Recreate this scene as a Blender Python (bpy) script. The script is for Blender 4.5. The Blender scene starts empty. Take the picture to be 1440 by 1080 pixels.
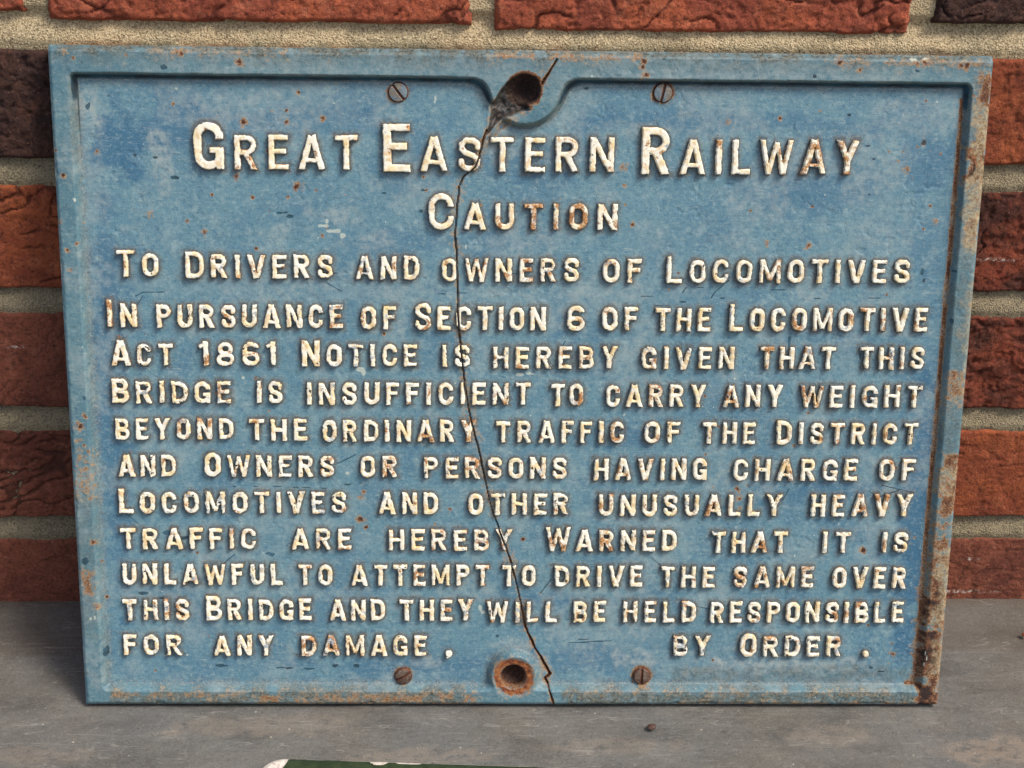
import bpy, math, random
import numpy as np
from mathutils import Matrix, Vector
sc = bpy.context.scene
col = sc.collection
MM = 0.001

# ------------------------------------------------------------ camera
cam_d = bpy.data.cameras.new('camera'); cam = bpy.data.objects.new('camera', cam_d); col.objects.link(cam)
cam_d.sensor_fit = 'HORIZONTAL'; cam_d.sensor_width = 36.0; cam_d.lens = 54.05
cam_d.clip_start = 0.02; cam_d.clip_end = 60.0
CR = Vector((0.99932893, -0.03105984, 0.0194161)); CU = Vector((-0.00243263, 0.47262452, 0.88126054)); CF = Vector((0.03654833, 0.88071638, -0.4722318))
cam.matrix_world = Matrix(((CR.x, CU.x, -CF.x, -0.016871), (CR.y, CU.y, -CF.y, -0.775267), (CR.z, CU.z, -CF.z, 0.569207), (0, 0, 0, 1)))
sc.camera = cam

# ------------------------------------------------------------ sky, sun, exposure
SUN_DIR = Vector((0.52, -0.34, 0.88)).normalized()      # towards the sun
elev = math.asin(SUN_DIR.z); rot = math.atan2(SUN_DIR.x, SUN_DIR.y)
world = bpy.data.worlds.new('World'); sc.world = world; world.use_nodes = True
wn = world.node_tree; wn.nodes.clear()
sky = wn.nodes.new('ShaderNodeTexSky'); sky.sky_type = 'NISHITA'; sky.sun_disc = False
sky.sun_elevation = elev; sky.sun_rotation = rot; sky.air_density = 1.0; sky.dust_density = 4.0; sky.ozone_density = 1.0
bg = wn.nodes.new('ShaderNodeBackground'); bg.inputs['Strength'].default_value = 0.09
wo = wn.nodes.new('ShaderNodeOutputWorld')
wn.links.new(sky.outputs[0], bg.inputs[0]); wn.links.new(bg.outputs[0], wo.inputs[0])
sd = bpy.data.lights.new('sun', 'SUN'); sd.energy = 1.5; sd.angle = math.radians(17); sd.color = (1.0, 0.95, 0.88)
sun = bpy.data.objects.new('sun', sd); col.objects.link(sun)
sun.rotation_euler = SUN_DIR.to_track_quat('Z', 'Y').to_euler(); sun.location = (0.5, -0.5, 1.5)
sc.view_settings.view_transform = 'Standard'; sc.view_settings.look = 'None'
sc.view_settings.exposure = 0.80; sc.view_settings.gamma = 1.0

# ------------------------------------------------------------ helpers
def lat(ix, iy, seed):
    h = (ix.astype(np.int64) * 374761393 + iy.astype(np.int64) * 668265263 + seed * 974711 + 1013904223) & 0xffffffff
    h = ((h ^ (h >> 13)) * 1274126177) & 0xffffffff
    h = (h ^ (h >> 16)) & 0xffffffff
    return h / 4294967295.0
def vn(x, y, seed=0):
    x = np.asarray(x, float); y = np.asarray(y, float)
    ix = np.floor(x); iy = np.floor(y); fx = x - ix; fy = y - iy
    fx = fx * fx * (3 - 2 * fx); fy = fy * fy * (3 - 2 * fy)
    ix = ix.astype(np.int64); iy = iy.astype(np.int64)
    a = lat(ix, iy, seed); b = lat(ix + 1, iy, seed); c = lat(ix, iy + 1, seed); d = lat(ix + 1, iy + 1, seed)
    return (a * (1 - fx) + b * fx) * (1 - fy) + (c * (1 - fx) + d * fx) * fy
def fbm(x, y, size, seed=0, oct=4, gain=.5):
    """0..1, feature size in mm"""
    s = 0; amp = 1; t = 0; k = 1.0 / size; cs, sn = math.cos(.6), math.sin(.6)
    for o in range(oct):
        s = s + amp * vn(x * k + 17.3 * o, y * k - 9.1 * o, seed + o * 31); t += amp; amp *= gain
        x, y = x * cs - y * sn, x * sn + y * cs; k *= 2.03
    return s / t
def sst(a, b, x):
    t = np.clip((x - a) / (b - a), 0, 1); return t * t * (3 - 2 * t)
def seg_dist(px, py, pts):
    d = np.full(np.shape(px), 1e9)
    for (x0, y0), (x1, y1) in zip(pts[:-1], pts[1:]):
        dx, dy = x1 - x0, y1 - y0
        t = np.clip(((px - x0) * dx + (py - y0) * dy) / (dx * dx + dy * dy + 1e-9), 0, 1)
        d = np.minimum(d, np.hypot(px - x0 - t * dx, py - y0 - t * dy))
    return d
def poly_sdf(px, py, pts):
    d = seg_dist(px, py, pts + [pts[0]]); ins = np.zeros(np.shape(px), bool); n = len(pts)
    for i in range(n):
        x0, y0 = pts[i]; x1, y1 = pts[(i + 1) % n]
        if y0 == y1: continue
        c = ((y0 > py) != (y1 > py)) & (px < (x1 - x0) * (py - y0) / (y1 - y0) + x0); ins ^= c
    return np.where(ins, -d, d)

def np_mesh(name, V, F, mat, parent=None, attrs=None, normals=None, loc=None, smooth=True):
    """V (n,3) in millimetres, F (m,4 or 3)"""
    me = bpy.data.meshes.new(name); V = np.asarray(V, np.float32) * MM; F = np.asarray(F, np.int32)
    k = F.shape[1]
    me.vertices.add(len(V)); me.vertices.foreach_set('co', V.ravel())
    me.loops.add(F.size); me.loops.foreach_set('vertex_index', F.ravel())
    me.polygons.add(len(F)); me.polygons.foreach_set('loop_start', np.arange(0, F.size, k, dtype=np.int32))
    me.polygons.foreach_set('loop_total', np.full(len(F), k, np.int32))
    me.update(calc_edges=True)
    me.polygons.foreach_set('use_smooth', np.full(len(F), smooth, bool))
    for an, av in (attrs or {}).items():
        a = me.attributes.new(an, 'FLOAT', 'POINT'); a.data.foreach_set('value', np.asarray(av, np.float32).ravel())
    if normals is not None:
        me.normals_split_custom_set_from_vertices(np.asarray(normals, np.float32).tolist())
    me.materials.append(mat)
    o = bpy.data.objects.new(name, me); col.objects.link(o)
    if parent is not None: o.parent = parent
    if loc is not None: o.location = [c * MM for c in loc]
    return o
def grid_faces(nx, ny):
    i = np.arange((ny - 1) * (nx - 1)); r = i // (nx - 1); c = i % (nx - 1); a = r * nx + c
    return np.stack([a, a + 1, a + nx + 1, a + nx], 1)
def compact(V, F, attrs, N=None):
    u, inv = np.unique(F, return_inverse=True)
    return V[u], inv.reshape(F.shape), {k: v[u] for k, v in attrs.items()}, (None if N is None else N[u])

# ------------------------------------------------------------ material node helpers
class Mat:
    def __init__(s, name):
        s.m = bpy.data.materials.new(name); s.m.use_nodes = True; s.t = s.m.node_tree; s.t.nodes.clear()
        s.out = s.n('ShaderNodeOutputMaterial'); s.b = s.n('ShaderNodeBsdfPrincipled'); s.l(s.b.outputs[0], s.out.inputs[0])
        s.tc = s.n('ShaderNodeTexCoord').outputs['Object']
    def n(s, t): return s.t.nodes.new(t)
    def l(s, a, b): s.t.links.new(a, b)
    def setin(s, sock, v):
        if hasattr(v, 'is_output'): s.l(v, sock)
        elif isinstance(v, tuple) and len(v) == 3: sock.default_value = (*v, 1)
        else: sock.default_value = v
    def mp(s, scale=(1, 1, 1), rot=(0, 0, 0), loc=(0, 0, 0)):
        m = s.n('ShaderNodeMapping'); s.l(s.tc, m.inputs[0]); m.inputs['Scale'].default_value = scale
        m.inputs['Rotation'].default_value = rot; m.inputs['Location'].default_value = loc
        return m.outputs[0]
    def noise(s, size, detail=4, rough=.55, vec=None, w=None, dist=0):
        """size = feature size in mm"""
        n = s.n('ShaderNodeTexNoise'); s.l(vec or s.tc, n.inputs['Vector'])
        if w is not None:
            n.noise_dimensions = '4D'; s.setin(n.inputs['W'], w)
        n.inputs['Scale'].default_value = 1000.0 / size; n.inputs['Detail'].default_value = detail
        n.inputs['Roughness'].default_value = rough; n.inputs['Distortion'].default_value = dist
        return n.outputs[0]
    def voro(s, size, vec=None, rnd=1):
        n = s.n('ShaderNodeTexVoronoi'); s.l(vec or s.tc, n.inputs['Vector']); n.inputs['Scale'].default_value = 1000.0 / size
        n.inputs['Randomness'].default_value = rnd; return n.outputs[0]
    def at(s, name):
        n = s.n('ShaderNodeAttribute'); n.attribute_name = name; return n.outputs['Fac']
    def rnd(s): return s.n('ShaderNodeObjectInfo').outputs['Random']
    def mx(s, f, a, b, mode='MIX'):
        n = s.n('ShaderNodeMix'); n.data_type = 'RGBA'; n.blend_type = mode; n.clamp_factor = True
        s.setin(n.inputs[0], f); s.setin(n.inputs[6], a); s.setin(n.inputs[7], b); return n.outputs[2]
    def ma(s, op, a, b=0.0, c=0.0, clamp=False):
        n = s.n('ShaderNodeMath'); n.operation = op; n.use_clamp = clamp
        s.setin(n.inputs[0], a); s.setin(n.inputs[1], b); s.setin(n.inputs[2], c); return n.outputs[0]
    def ss(s, v, a, b, lo=0.0, hi=1.0):
        n = s.n('ShaderNodeMapRange'); n.interpolation_type = 'SMOOTHSTEP'; s.setin(n.inputs[0], v)
        n.inputs[1].default_value = a; n.inputs[2].default_value = b; n.inputs[3].default_value = lo; n.inputs[4].default_value = hi
        return n.outputs[0]
    def ramp(s, v, stops):
        n = s.n('ShaderNodeValToRGB'); s.l(v, n.inputs[0]); e = n.color_ramp.elements
        while len(e) < len(stops): e.new(.5)
        for k, (p, c) in enumerate(stops): e[k].position = p; e[k].color = (*c, 1)
        return n.outputs[0]
    def bump(s, h, dist_mm, strength=1.0, prev=None):
        n = s.n('ShaderNodeBump'); n.inputs['Distance'].default_value = dist_mm * MM; n.inputs['Strength'].default_value = strength
        s.l(h, n.inputs['Height'])
        if prev is not None: s.l(prev, n.inputs['Normal'])
        return n.outputs[0]
    def done(s, colr, rough=.6, normal=None, spec=.5, metal=0.0):
        s.setin(s.b.inputs['Base Color'], colr); s.setin(s.b.inputs['Roughness'], rough)
        s.setin(s.b.inputs['Specular IOR Level'], spec); s.setin(s.b.inputs['Metallic'], metal)
        if normal is not None: s.l(normal, s.b.inputs['Normal'])
        return s.m
def srgb(r, g, b):
    f = lambda c: (c / 255 / 12.92) if c <= 10 else ((c / 255 + .055) / 1.055) ** 2.4
    return (f(r), f(g), f(b))

RUST = [(0.0, srgb(150, 146, 130)), (.22, srgb(172, 150, 118)), (.40, srgb(146, 110, 76)), (.58, srgb(112, 72, 48)), (.8, srgb(76, 50, 38)), (1.0, srgb(44, 32, 28))]

def mat_paint(rim):
    m = Mat('weathered_blue_paint_rim' if rim else 'weathered_blue_paint')
    n1 = m.noise(38, 5, .6); n2 = m.noise(9, 6, .65); n3 = m.noise(2.2, 5, .7); n4 = m.noise(.9, 3, .6)
    if rim:
        deep, base, pale = srgb(62, 102, 120), srgb(94, 130, 140), srgb(146, 162, 158)
    else:
        deep, base, pale = srgb(56, 104, 134), srgb(103, 141, 154), srgb(152, 173, 174)
    c = m.mx(m.ma('MULTIPLY', m.ss(n1, .42, .66), .42), base, deep)
    c = m.mx(m.ma('MULTIPLY', m.ss(n2, .5, .72), .55), c, pale)
    c = m.mx(m.ma('MULTIPLY', m.at('deep'), .9), c, deep)
    c = m.mx(m.ma('MULTIPLY', m.ss(n3, .54, .66), .50), c, pale)
    c = m.mx(m.ma('MULTIPLY', m.ss(n3, .47, .34), .55), c, deep)
    c = m.mx(m.ma('MULTIPLY', m.ss(n4, .58, .70), .35), c, pale)
    c = m.mx(m.ma('MULTIPLY', m.ss(n4, .42, .32), .40), c, srgb(62, 84, 100))
    for k, (a, sx) in enumerate(((.2, .10), (-.9, .14), (1.3, .12), (-.15, .08))):      # hairline scratches, light and dark
        w_ = m.noise(2.6, 2, .5, vec=m.mp(scale=(sx, 1, 1), rot=(0, 0, a), loc=(k, 2 * k, 0)))
        r_ = m.ma('ABSOLUTE', m.ma('SUBTRACT', w_, .5)); mk_ = m.ss(m.noise(11, 3, .6, vec=m.mp(loc=(k * 3, 1, 0))), .56, .66)
        c = m.mx(m.ma('MULTIPLY', m.ma('MULTIPLY', m.ss(r_, .016, .004), mk_), .35), c, srgb(176, 186, 184) if k % 2 else srgb(54, 70, 84))
    c = m.mx(m.ma('MULTIPLY', m.ss(m.noise(5, 5, .7, vec=m.mp(loc=(.3, .1, .7))), .60, .72), .55), c, srgb(84, 130, 140))
    # pale scuffs and worn film
    pm = m.ma('MULTIPLY', m.at('pale'), m.ss(m.noise(4.5, 7, .72, vec=m.mp(loc=(1, 2, 0))), .34, .64))
    c = m.mx(pm, c, srgb(158, 170, 168))
    gm = m.ma('MULTIPLY', m.at('grime_shade'), m.ss(m.noise(5, 7, .7, vec=m.mp(loc=(2, 1, 0))), .30, .58))
    gc = m.ramp(m.noise(1.4, 5, .7, vec=m.mp(loc=(3, 1, 0))), [(.36, srgb(44, 46, 40)), (.46, srgb(84, 90, 84)), (.55, srgb(104, 110, 102)), (.66, srgb(138, 136, 118))])
    c = m.mx(gm, c, gc)
    # horizontal brush drag
    br = m.noise(1.2, 4, .6, vec=m.mp(scale=(.12, 1, 1)))
    c = m.mx(m.ma('MULTIPLY', m.ss(br, .55, .75), .28), c, pale)
    c = m.mx(m.ma('MULTIPLY', m.ss(br, .45, .25), .25), c, srgb(58, 84, 108))
    # dirt next to the letters and in the corners; tight band adds painted shade
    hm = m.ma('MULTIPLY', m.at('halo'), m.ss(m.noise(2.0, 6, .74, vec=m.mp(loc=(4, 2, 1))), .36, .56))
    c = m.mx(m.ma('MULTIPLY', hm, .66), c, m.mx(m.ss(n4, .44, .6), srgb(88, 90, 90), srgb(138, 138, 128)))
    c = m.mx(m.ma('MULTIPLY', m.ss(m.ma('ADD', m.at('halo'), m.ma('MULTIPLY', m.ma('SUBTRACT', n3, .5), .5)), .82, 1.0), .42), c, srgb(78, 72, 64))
    # dark flecks
    v = m.voro(4.2); fl = m.ma('MULTIPLY', m.ss(v, .10, .05), m.ss(m.noise(14, 3), .50, .60))
    c = m.mx(m.ma('MULTIPLY', fl, .8), c, srgb(38, 48, 56))
    v2 = m.voro(7.5, vec=m.mp(loc=(.02, .03, 0))); wf = m.ss(v2, .055, .03)
    c = m.mx(m.ma('MULTIPLY', wf, m.ss(m.noise(20, 2), .52, .6)), c, srgb(200, 205, 200))
    v3 = m.voro(11, vec=m.mp(loc=(.07, .01, 0)))
    rs = m.ma('MULTIPLY', m.ss(v3, .115, .03), m.ss(m.noise(16, 3, vec=m.mp(loc=(.5, .5, 0))), .47, .58))
    # rust
    r = m.ma('MAXIMUM', m.at('rust'), m.ma('MULTIPLY', rs, .55))
    rj = m.ma('ADD', r, m.ma('ADD', m.ma('MULTIPLY', m.ma('SUBTRACT', n3, .5), 1.2), m.ma('MULTIPLY', m.ma('SUBTRACT', n4, .5), .8)))
    rc = m.ramp(m.ma('ADD', r, m.ma('MULTIPLY', m.ma('SUBTRACT', n4, .5), 1.3)), RUST)
    c = m.mx(m.ma('MULTIPLY', m.ss(rj, .12, .42), m.ss(r, .02, .12)), c, rc)
    oj = m.ma('ADD', m.at('orange'), m.ma('MULTIPLY', m.ma('SUBTRACT', n3, .5), 1.1))
    c = m.mx(m.ss(oj, .35, .65), c, m.ramp(m.noise(2.4, 5, .7, vec=m.mp(loc=(5, 1, 0))), [(.36, srgb(78, 44, 32)), (.48, srgb(130, 72, 42)), (.58, srgb(166, 104, 56)), (.70, srgb(140, 116, 80))]))
    cj = m.ma('MULTIPLY', m.at('cream'), m.ss(m.noise(4.2, 6, .68, vec=m.mp(loc=(7, 3, 0))), .36, .54))
    c = m.mx(cj, c, m.ramp(m.noise(1.7, 5, .7, vec=m.mp(loc=(8, 1, 0))), [(.33, srgb(104, 72, 46)), (.44, srgb(152, 128, 92)), (.55, srgb(188, 174, 140)), (.68, srgb(160, 160, 136))]))
    # chips to old dark coat and to white; dark also paints lip shade
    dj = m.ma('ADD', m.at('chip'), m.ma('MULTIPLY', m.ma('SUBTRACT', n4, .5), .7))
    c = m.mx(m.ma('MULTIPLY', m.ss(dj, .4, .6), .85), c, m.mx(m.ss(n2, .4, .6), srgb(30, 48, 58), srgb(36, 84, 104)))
    wj = m.ma('ADD', m.at('white'), m.ma('ADD', m.ma('MULTIPLY', m.ma('SUBTRACT', n4, .5), .9), m.ma('MULTIPLY', m.ma('SUBTRACT', n3, .5), 1.4)))
    c = m.mx(m.ma('MULTIPLY', m.ss(wj, .45, .7), .7), c, srgb(200, 206, 190))
    c = m.mx(m.at('iron'), c, m.ramp(m.noise(1.8, 5, .7), [(.36, srgb(24, 18, 16)), (.5, srgb(58, 46, 40)), (.58, srgb(84, 70, 60)), (.68, srgb(116, 88, 66))]))
    h = m.ma('ADD', m.ma('MULTIPLY', n3, .6), m.ma('MULTIPLY', n4, .35))
    h = m.ma('ADD', h, m.ma('MULTIPLY', m.noise(.5, 2), .2))
    h = m.ma('SUBTRACT', h, m.ma('MULTIPLY', m.ss(rj, .3, .8), m.ma('MULTIPLY', n4, .8)))
    h = m.ma('SUBTRACT', h, m.ma('MULTIPLY', m.ss(dj, .4, .6), .5))
    nb = m.bump(h, .42, .9)
    rg = m.ma('ADD', m.ma('MULTIPLY', n2, .3), .33); rg = m.ma('ADD', rg, m.ma('MULTIPLY', m.ss(rj, .2, .6), .35), clamp=True)
    return m.done(c, rg, nb, .45)

def mat_letter():
    m = Mat('worn_white_letter_paint'); R_ = m.ma('MULTIPLY', m.rnd(), 50.0)
    n1 = m.noise(8, 4, .6, w=R_); n2 = m.noise(3.4, 5, .62, w=R_); n3 = m.noise(1.0, 4, .7, w=R_)
    c = m.mx(m.ss(n1, .47, .66), srgb(252, 246, 226), srgb(248, 228, 180))
    c = m.mx(m.ma('MULTIPLY', m.ss(n2, .49, .60), .62), c, srgb(228, 188, 122))
    c = m.mx(m.ma('MULTIPLY', m.ss(n3, .56, .74), .5), c, srgb(206, 214, 218))
    own = m.ma('SUBTRACT', m.ma('MULTIPLY', m.at('rusty'), .115), .02)
    rv = m.ma('ADD', m.noise(5.5, 5, .66, w=m.ma('ADD', R_, 7.0)), own)
    c = m.mx(m.ss(rv, .56, .65), c, m.ramp(n3, [(.3, srgb(104, 74, 54)), (.47, srgb(166, 114, 70)), (.62, srgb(220, 172, 116))]))
    bv = m.ma('ADD', m.noise(2.6, 5, .66, w=m.ma('ADD', R_, 23.0)), m.ma('SUBTRACT', m.ma('MULTIPLY', m.at('wear'), .09), .04))
    gv = m.ma('ADD', m.noise(4.0, 5, .62, w=m.ma('ADD', R_, 41.0)), m.ma('SUBTRACT', m.ma('MULTIPLY', m.at('wear'), .10), .07))
    c = m.mx(m.ma('MULTIPLY', m.ss(gv, .56, .62), .75), c, m.mx(m.ss(n3, .42, .6), srgb(118, 142, 160), srgb(186, 198, 204)))
    c = m.mx(m.ss(bv, .615, .645), c, m.mx(m.ss(n1, .45, .55), srgb(30, 28, 28), srgb(74, 60, 50)))
    # draft faces: the blue and dirt come up to the arris
    cap = m.ma('ADD', m.at('cap'), m.ma('MULTIPLY', m.ma('SUBTRACT', n2, .5), .55))
    side = m.mx(m.ss(n2, .42, .60), srgb(92, 100, 104), srgb(92, 74, 58))
    c = m.mx(m.ss(cap, .62, .40), c, side)
    h = m.ma('ADD', m.ma('MULTIPLY', n2, .6), m.ma('MULTIPLY', n3, .22)); h = m.ma('SUBTRACT', h, m.ma('MULTIPLY', m.ss(bv, .62, .68), .5))
    h = m.ma('SUBTRACT', h, m.ma('MULTIPLY', m.ss(rv, .56, .64), m.ma('MULTIPLY', n3, .5)))
    return m.done(c, m.ss(rv, .5, .64, .42, .8), m.bump(h, .5, 1.0), .45)

def mat_brick(name, c0, c1, c2, dark):
    m = Mat(name); R_ = m.ma('MULTIPLY', m.rnd(), 30.0)
    n1 = m.noise(34, 4, .6, w=R_); n2 = m.noise(9, 5, .65, w=R_, dist=.3); n3 = m.noise(2.0, 5, .7, w=R_); n4 = m.noise(.8, 3, .7, w=R_)
    c = m.mx(m.ss(n1, .38, .62), c0, c1)
    c = m.mx(m.ma('MULTIPLY', m.ss(n2, .5, .68), .7), c, c2)
    c = m.mx(m.ma('MULTIPLY', m.ss(n3, .52, .34), .75), c, dark)
    c = m.mx(m.ma('MULTIPLY', m.ss(m.noise(14, 5, .7, w=m.ma('ADD', R_, 3.0)), .54, .68), .6), c, dark)
    c = m.mx(m.ma('MULTIPLY', m.ss(m.noise(1.3, 4, .7, w=m.ma('ADD', R_, 9.0)), .60, .70), .45), c, srgb(196, 148, 122))
    c = m.mx(m.ma('MULTIPLY', m.at('crease'), .7), c, dark)
    c = m.mx(m.ma('MULTIPLY', m.ss(n4, .62, .78), .35), c, srgb(214, 150, 120))
    ef = m.ma('MULTIPLY', m.at('lime'), m.ss(n3, .50, .58, 0, .8))
    c = m.mx(ef, c, srgb(206, 196, 184))
    h = m.ma('ADD', m.ma('MULTIPLY', n3, .9), m.ma('MULTIPLY', n4, .5)); h = m.ma('ADD', h, m.ma('MULTIPLY', n2, 1.2))
    return m.done(c, .86, m.bump(h, 1.3, .9), .25)

def mat_mortar():
    m = Mat('sandy_mortar'); shd = m.at('joint_shade')
    n1 = m.noise(30, 4); n2 = m.noise(1.1, 3, .7); n3 = m.noise(4.5, 4, .6); v = m.voro(.9)
    c = m.mx(m.ss(n1, .4, .62), srgb(200, 178, 140), srgb(180, 162, 128)); c = m.mx(shd, c, m.mx(m.ss(n1, .4, .62), srgb(152, 140, 116), srgb(134, 124, 102)))
    c = m.mx(m.ma('MULTIPLY', m.ss(n2, .5, .64), .75), c, m.mx(shd, srgb(228, 210, 172), srgb(178, 160, 122)))
    c = m.mx(m.ma('MULTIPLY', m.ss(n2, .48, .36), .75), c, srgb(92, 78, 58))
    c = m.mx(m.ma('MULTIPLY', m.ss(n3, .58, .74), .35), c, srgb(104, 96, 76))
    h = m.ma('ADD', m.ma('MULTIPLY', n2, 1.0), m.ma('MULTIPLY', v, -.6)); h = m.ma('ADD', h, m.ma('MULTIPLY', n3, .6))
    return m.done(c, .92, m.bump(h, 1.0, 1.0), .2)

def mat_ground():
    m = Mat('scuffed_grey_ledge')
    n1 = m.noise(120, 5, .6); n2 = m.noise(26, 5, .62, vec=m.mp(scale=(.6, 1, 1))); n3 = m.noise(5, 5, .7, vec=m.mp(scale=(.7, 1, 1))); n4 = m.noise(1.1, 5, .75)
    c = m.mx(m.ss(n1, .40, .62), srgb(104, 104, 101), srgb(106, 102, 94))
    c = m.mx(m.ma('MULTIPLY', m.ss(n2, .48, .68), .5), c, srgb(122, 119, 112))
    c = m.mx(m.ma('MULTIPLY', m.ss(n2, .50, .32), .6), c, srgb(82, 80, 76))
    n5 = m.noise(2.4, 6, .72, vec=m.mp(loc=(.2, .6, 0)))
    c = m.mx(m.ma('MULTIPLY', m.ss(n5, .54, .68), .35), c, srgb(150, 146, 136)); c = m.mx(m.ma('MULTIPLY', m.ss(n5, .46, .34), .4), c, srgb(76, 72, 66))
    c = m.mx(m.ma('MULTIPLY', m.ss(n3, .55, .75), .4), c, srgb(128, 122, 110))
    c = m.mx(m.ma('MULTIPLY', m.ss(n3, .46, .32), .40), c, srgb(82, 79, 74))
    c = m.mx(m.ma('MULTIPLY', m.at('wallstrip'), .55), c, srgb(96, 84, 72))
    c = m.mx(m.ma('MULTIPLY', m.at('scratch'), m.ss(n4, .44, .7, 0, .5)), c, srgb(160, 156, 146))
    c = m.mx(m.ma('MULTIPLY', m.at('stain'), m.ss(n3, .34, .56)), c, srgb(138, 126, 112))
    c = m.mx(m.ma('MULTIPLY', m.ss(n4, .55, .64), .42), c, srgb(144, 141, 134)); c = m.mx(m.ma('MULTIPLY', m.ss(n4, .45, .36), .5), c, srgb(62, 59, 55))
    # fine scratches
    for k, (a, sx) in enumerate(((.35, 18), (-.6, 26), (1.2, 14))):
        w = m.noise(9, 3, .6, vec=m.mp(scale=(1.0 / sx * 3, 3, 1), rot=(0, 0, a), loc=(k, k, 0)))
        c = m.mx(m.ma('MULTIPLY', m.ss(w, .64, .70), .16), c, srgb(156, 152, 142))
    for k, (a, sx, sz_) in enumerate(((.5, .16, 9), (-.4, .12, 12), (1.5, .2, 8), (-1.1, .14, 10), (.05, .08, 7))):
        w_ = m.noise(sz_, 2, .5, vec=m.mp(scale=(sx, 1, 1), rot=(0, 0, a), loc=(k * .7, k, 0)), dist=.6)
        r_ = m.ma('ABSOLUTE', m.ma('SUBTRACT', w_, .5)); mk_ = m.ss(m.noise(22, 3, .6, vec=m.mp(loc=(k * 3, 1, 0))), .53, .62)
        c = m.mx(m.ma('MULTIPLY', m.ma('MULTIPLY', m.ss(r_, .010, .002), mk_), .28), c, srgb(172, 168, 158) if k != 2 else srgb(52, 48, 44))
    f = m.ma('MULTIPLY', m.ss(m.voro(9), .07, .04), m.ss(m.noise(40, 2), .48, .56)); c = m.mx(f, c, srgb(186, 178, 164))
    f = m.ma('MULTIPLY', m.ss(m.voro(8, vec=m.mp(loc=(.4, .2, 0))), .08, .04), m.ss(m.noise(33, 2, vec=m.mp(loc=(.4, .2, 0))), .48, .56)); c = m.mx(m.ma('MULTIPLY', f, .8), c, srgb(52, 46, 40))
    h = m.ma('ADD', m.ma('MULTIPLY', n3, .8), m.ma('MULTIPLY', n4, .3))
    return m.done(c, m.ss(n2, .3, .7, .5, .72), m.bump(h, .9, .9), .4)

def mat_screw(name, a, b):
    m = Mat(name); R_ = m.ma('MULTIPLY', m.rnd(), 30.0)
    n1 = m.noise(4, 4, .6, w=R_); n2 = m.noise(1.2, 4, .7, w=R_)
    c = m.mx(m.ss(n1, .42, .58), a, b)
    c = m.mx(m.ma('MULTIPLY', m.ss(n2, .5, .66), .6), c, srgb(150, 142, 124))
    c = m.mx(m.ss(m.at('edge'), .35, .8), c, m.ramp(n2, [(.3, srgb(50, 32, 26)), (.6, srgb(110, 62, 40))]))
    return m.done(c, .5, m.bump(n2, .5, .8), .5, .25)

TANF = [[-19.3,313.4],[-17.9,317.0],[-13.9,322.1],[-8.9,326.2],[-4.5,328.7],[0.6,329.9],[4.9,331.3],[2.1,328.1],[-3.0,324.8],[-8.1,321.5],[-12.8,318.2],[-16.8,313.4]]
RUSTY = [[152.8,307.3,10.3,0.8],[164.0,306.3,13.8,0.8],[2.1,275.1,4.8,1.0],[18.8,274.2,4.8,1.0],[31.8,274.3,5.5,0.8],[-12.7,275.0,4.8,0.5],[-140.7,305.6,3.4,0.4],[-214.4,221.3,4.1,1.0],[-167.6,158.8,4.8,1.0],[-186.5,158.7,4.1,0.9],[-72.6,160.2,4.8,1.0],[-49.7,159.5,4.1,0.8],[-28.6,158.8,3.4,0.8],[156.9,178.6,4.1,0.6],[50.7,160.1,4.8,0.9],[3.9,158.6,4.1,0.7],[136.5,200.1,4.8,0.9],[155.6,200.2,4.1,0.7],[116.5,178.3,4.8,0.9],[74.3,179.3,4.1,0.9],[57.1,179.1,4.1,0.6],[128.4,95.4,4.8,1.0],[133.6,95.4,4.1,1.0],[53.8,96.0,4.8,0.8],[-10.7,94.9,4.8,0.8],[-112.9,34.7,4.8,1.0],[-99.1,34.7,4.1,0.9],[-69.5,33.9,4.1,0.8],[203.4,96.5,3.4,0.9],[-182.9,54.8,4.8,0.8],[-154.3,96.4,4.8,0.8],[-179.4,96.3,4.1,0.9],[-53.5,139.5,4.1,0.8],[-26.6,139.6,4.1,0.9],[0.4,139.8,4.1,0.6],[147.6,138.5,4.1,0.8],[169.1,138.6,4.8,0.7],[62.2,138.1,4.1,0.7],[105.8,117.2,4.8,0.9],[47.3,116.9,4.1,0.8],[123.5,76.6,4.1,0.7],[-49.7,76.1,4.8,1.0],[-36.0,76.1,4.1,0.9],[-65.3,76.0,4.1,0.8],[-22.3,76.2,4.1,0.7],[148.5,54.7,4.1,0.5],[141.6,34.2,4.8,0.8],[177.7,34.3,4.1,0.7],[93.5,34.1,4.8,0.5],[-88.3,117.9,4.8,0.8],[-41.9,117.3,4.8,1.0],[-14.2,55.2,4.1,0.7],[64.9,55.4,4.8,0.6],[194.3,221.9,4.1,0.7],[146.7,221.5,4.1,0.6],[211.4,222.0,4.1,0.6],[194.3,247.6,4.8,0.6],[130.2,246.2,4.8,0.4],[4.5,245.2,4.1,0.8]]
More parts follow.
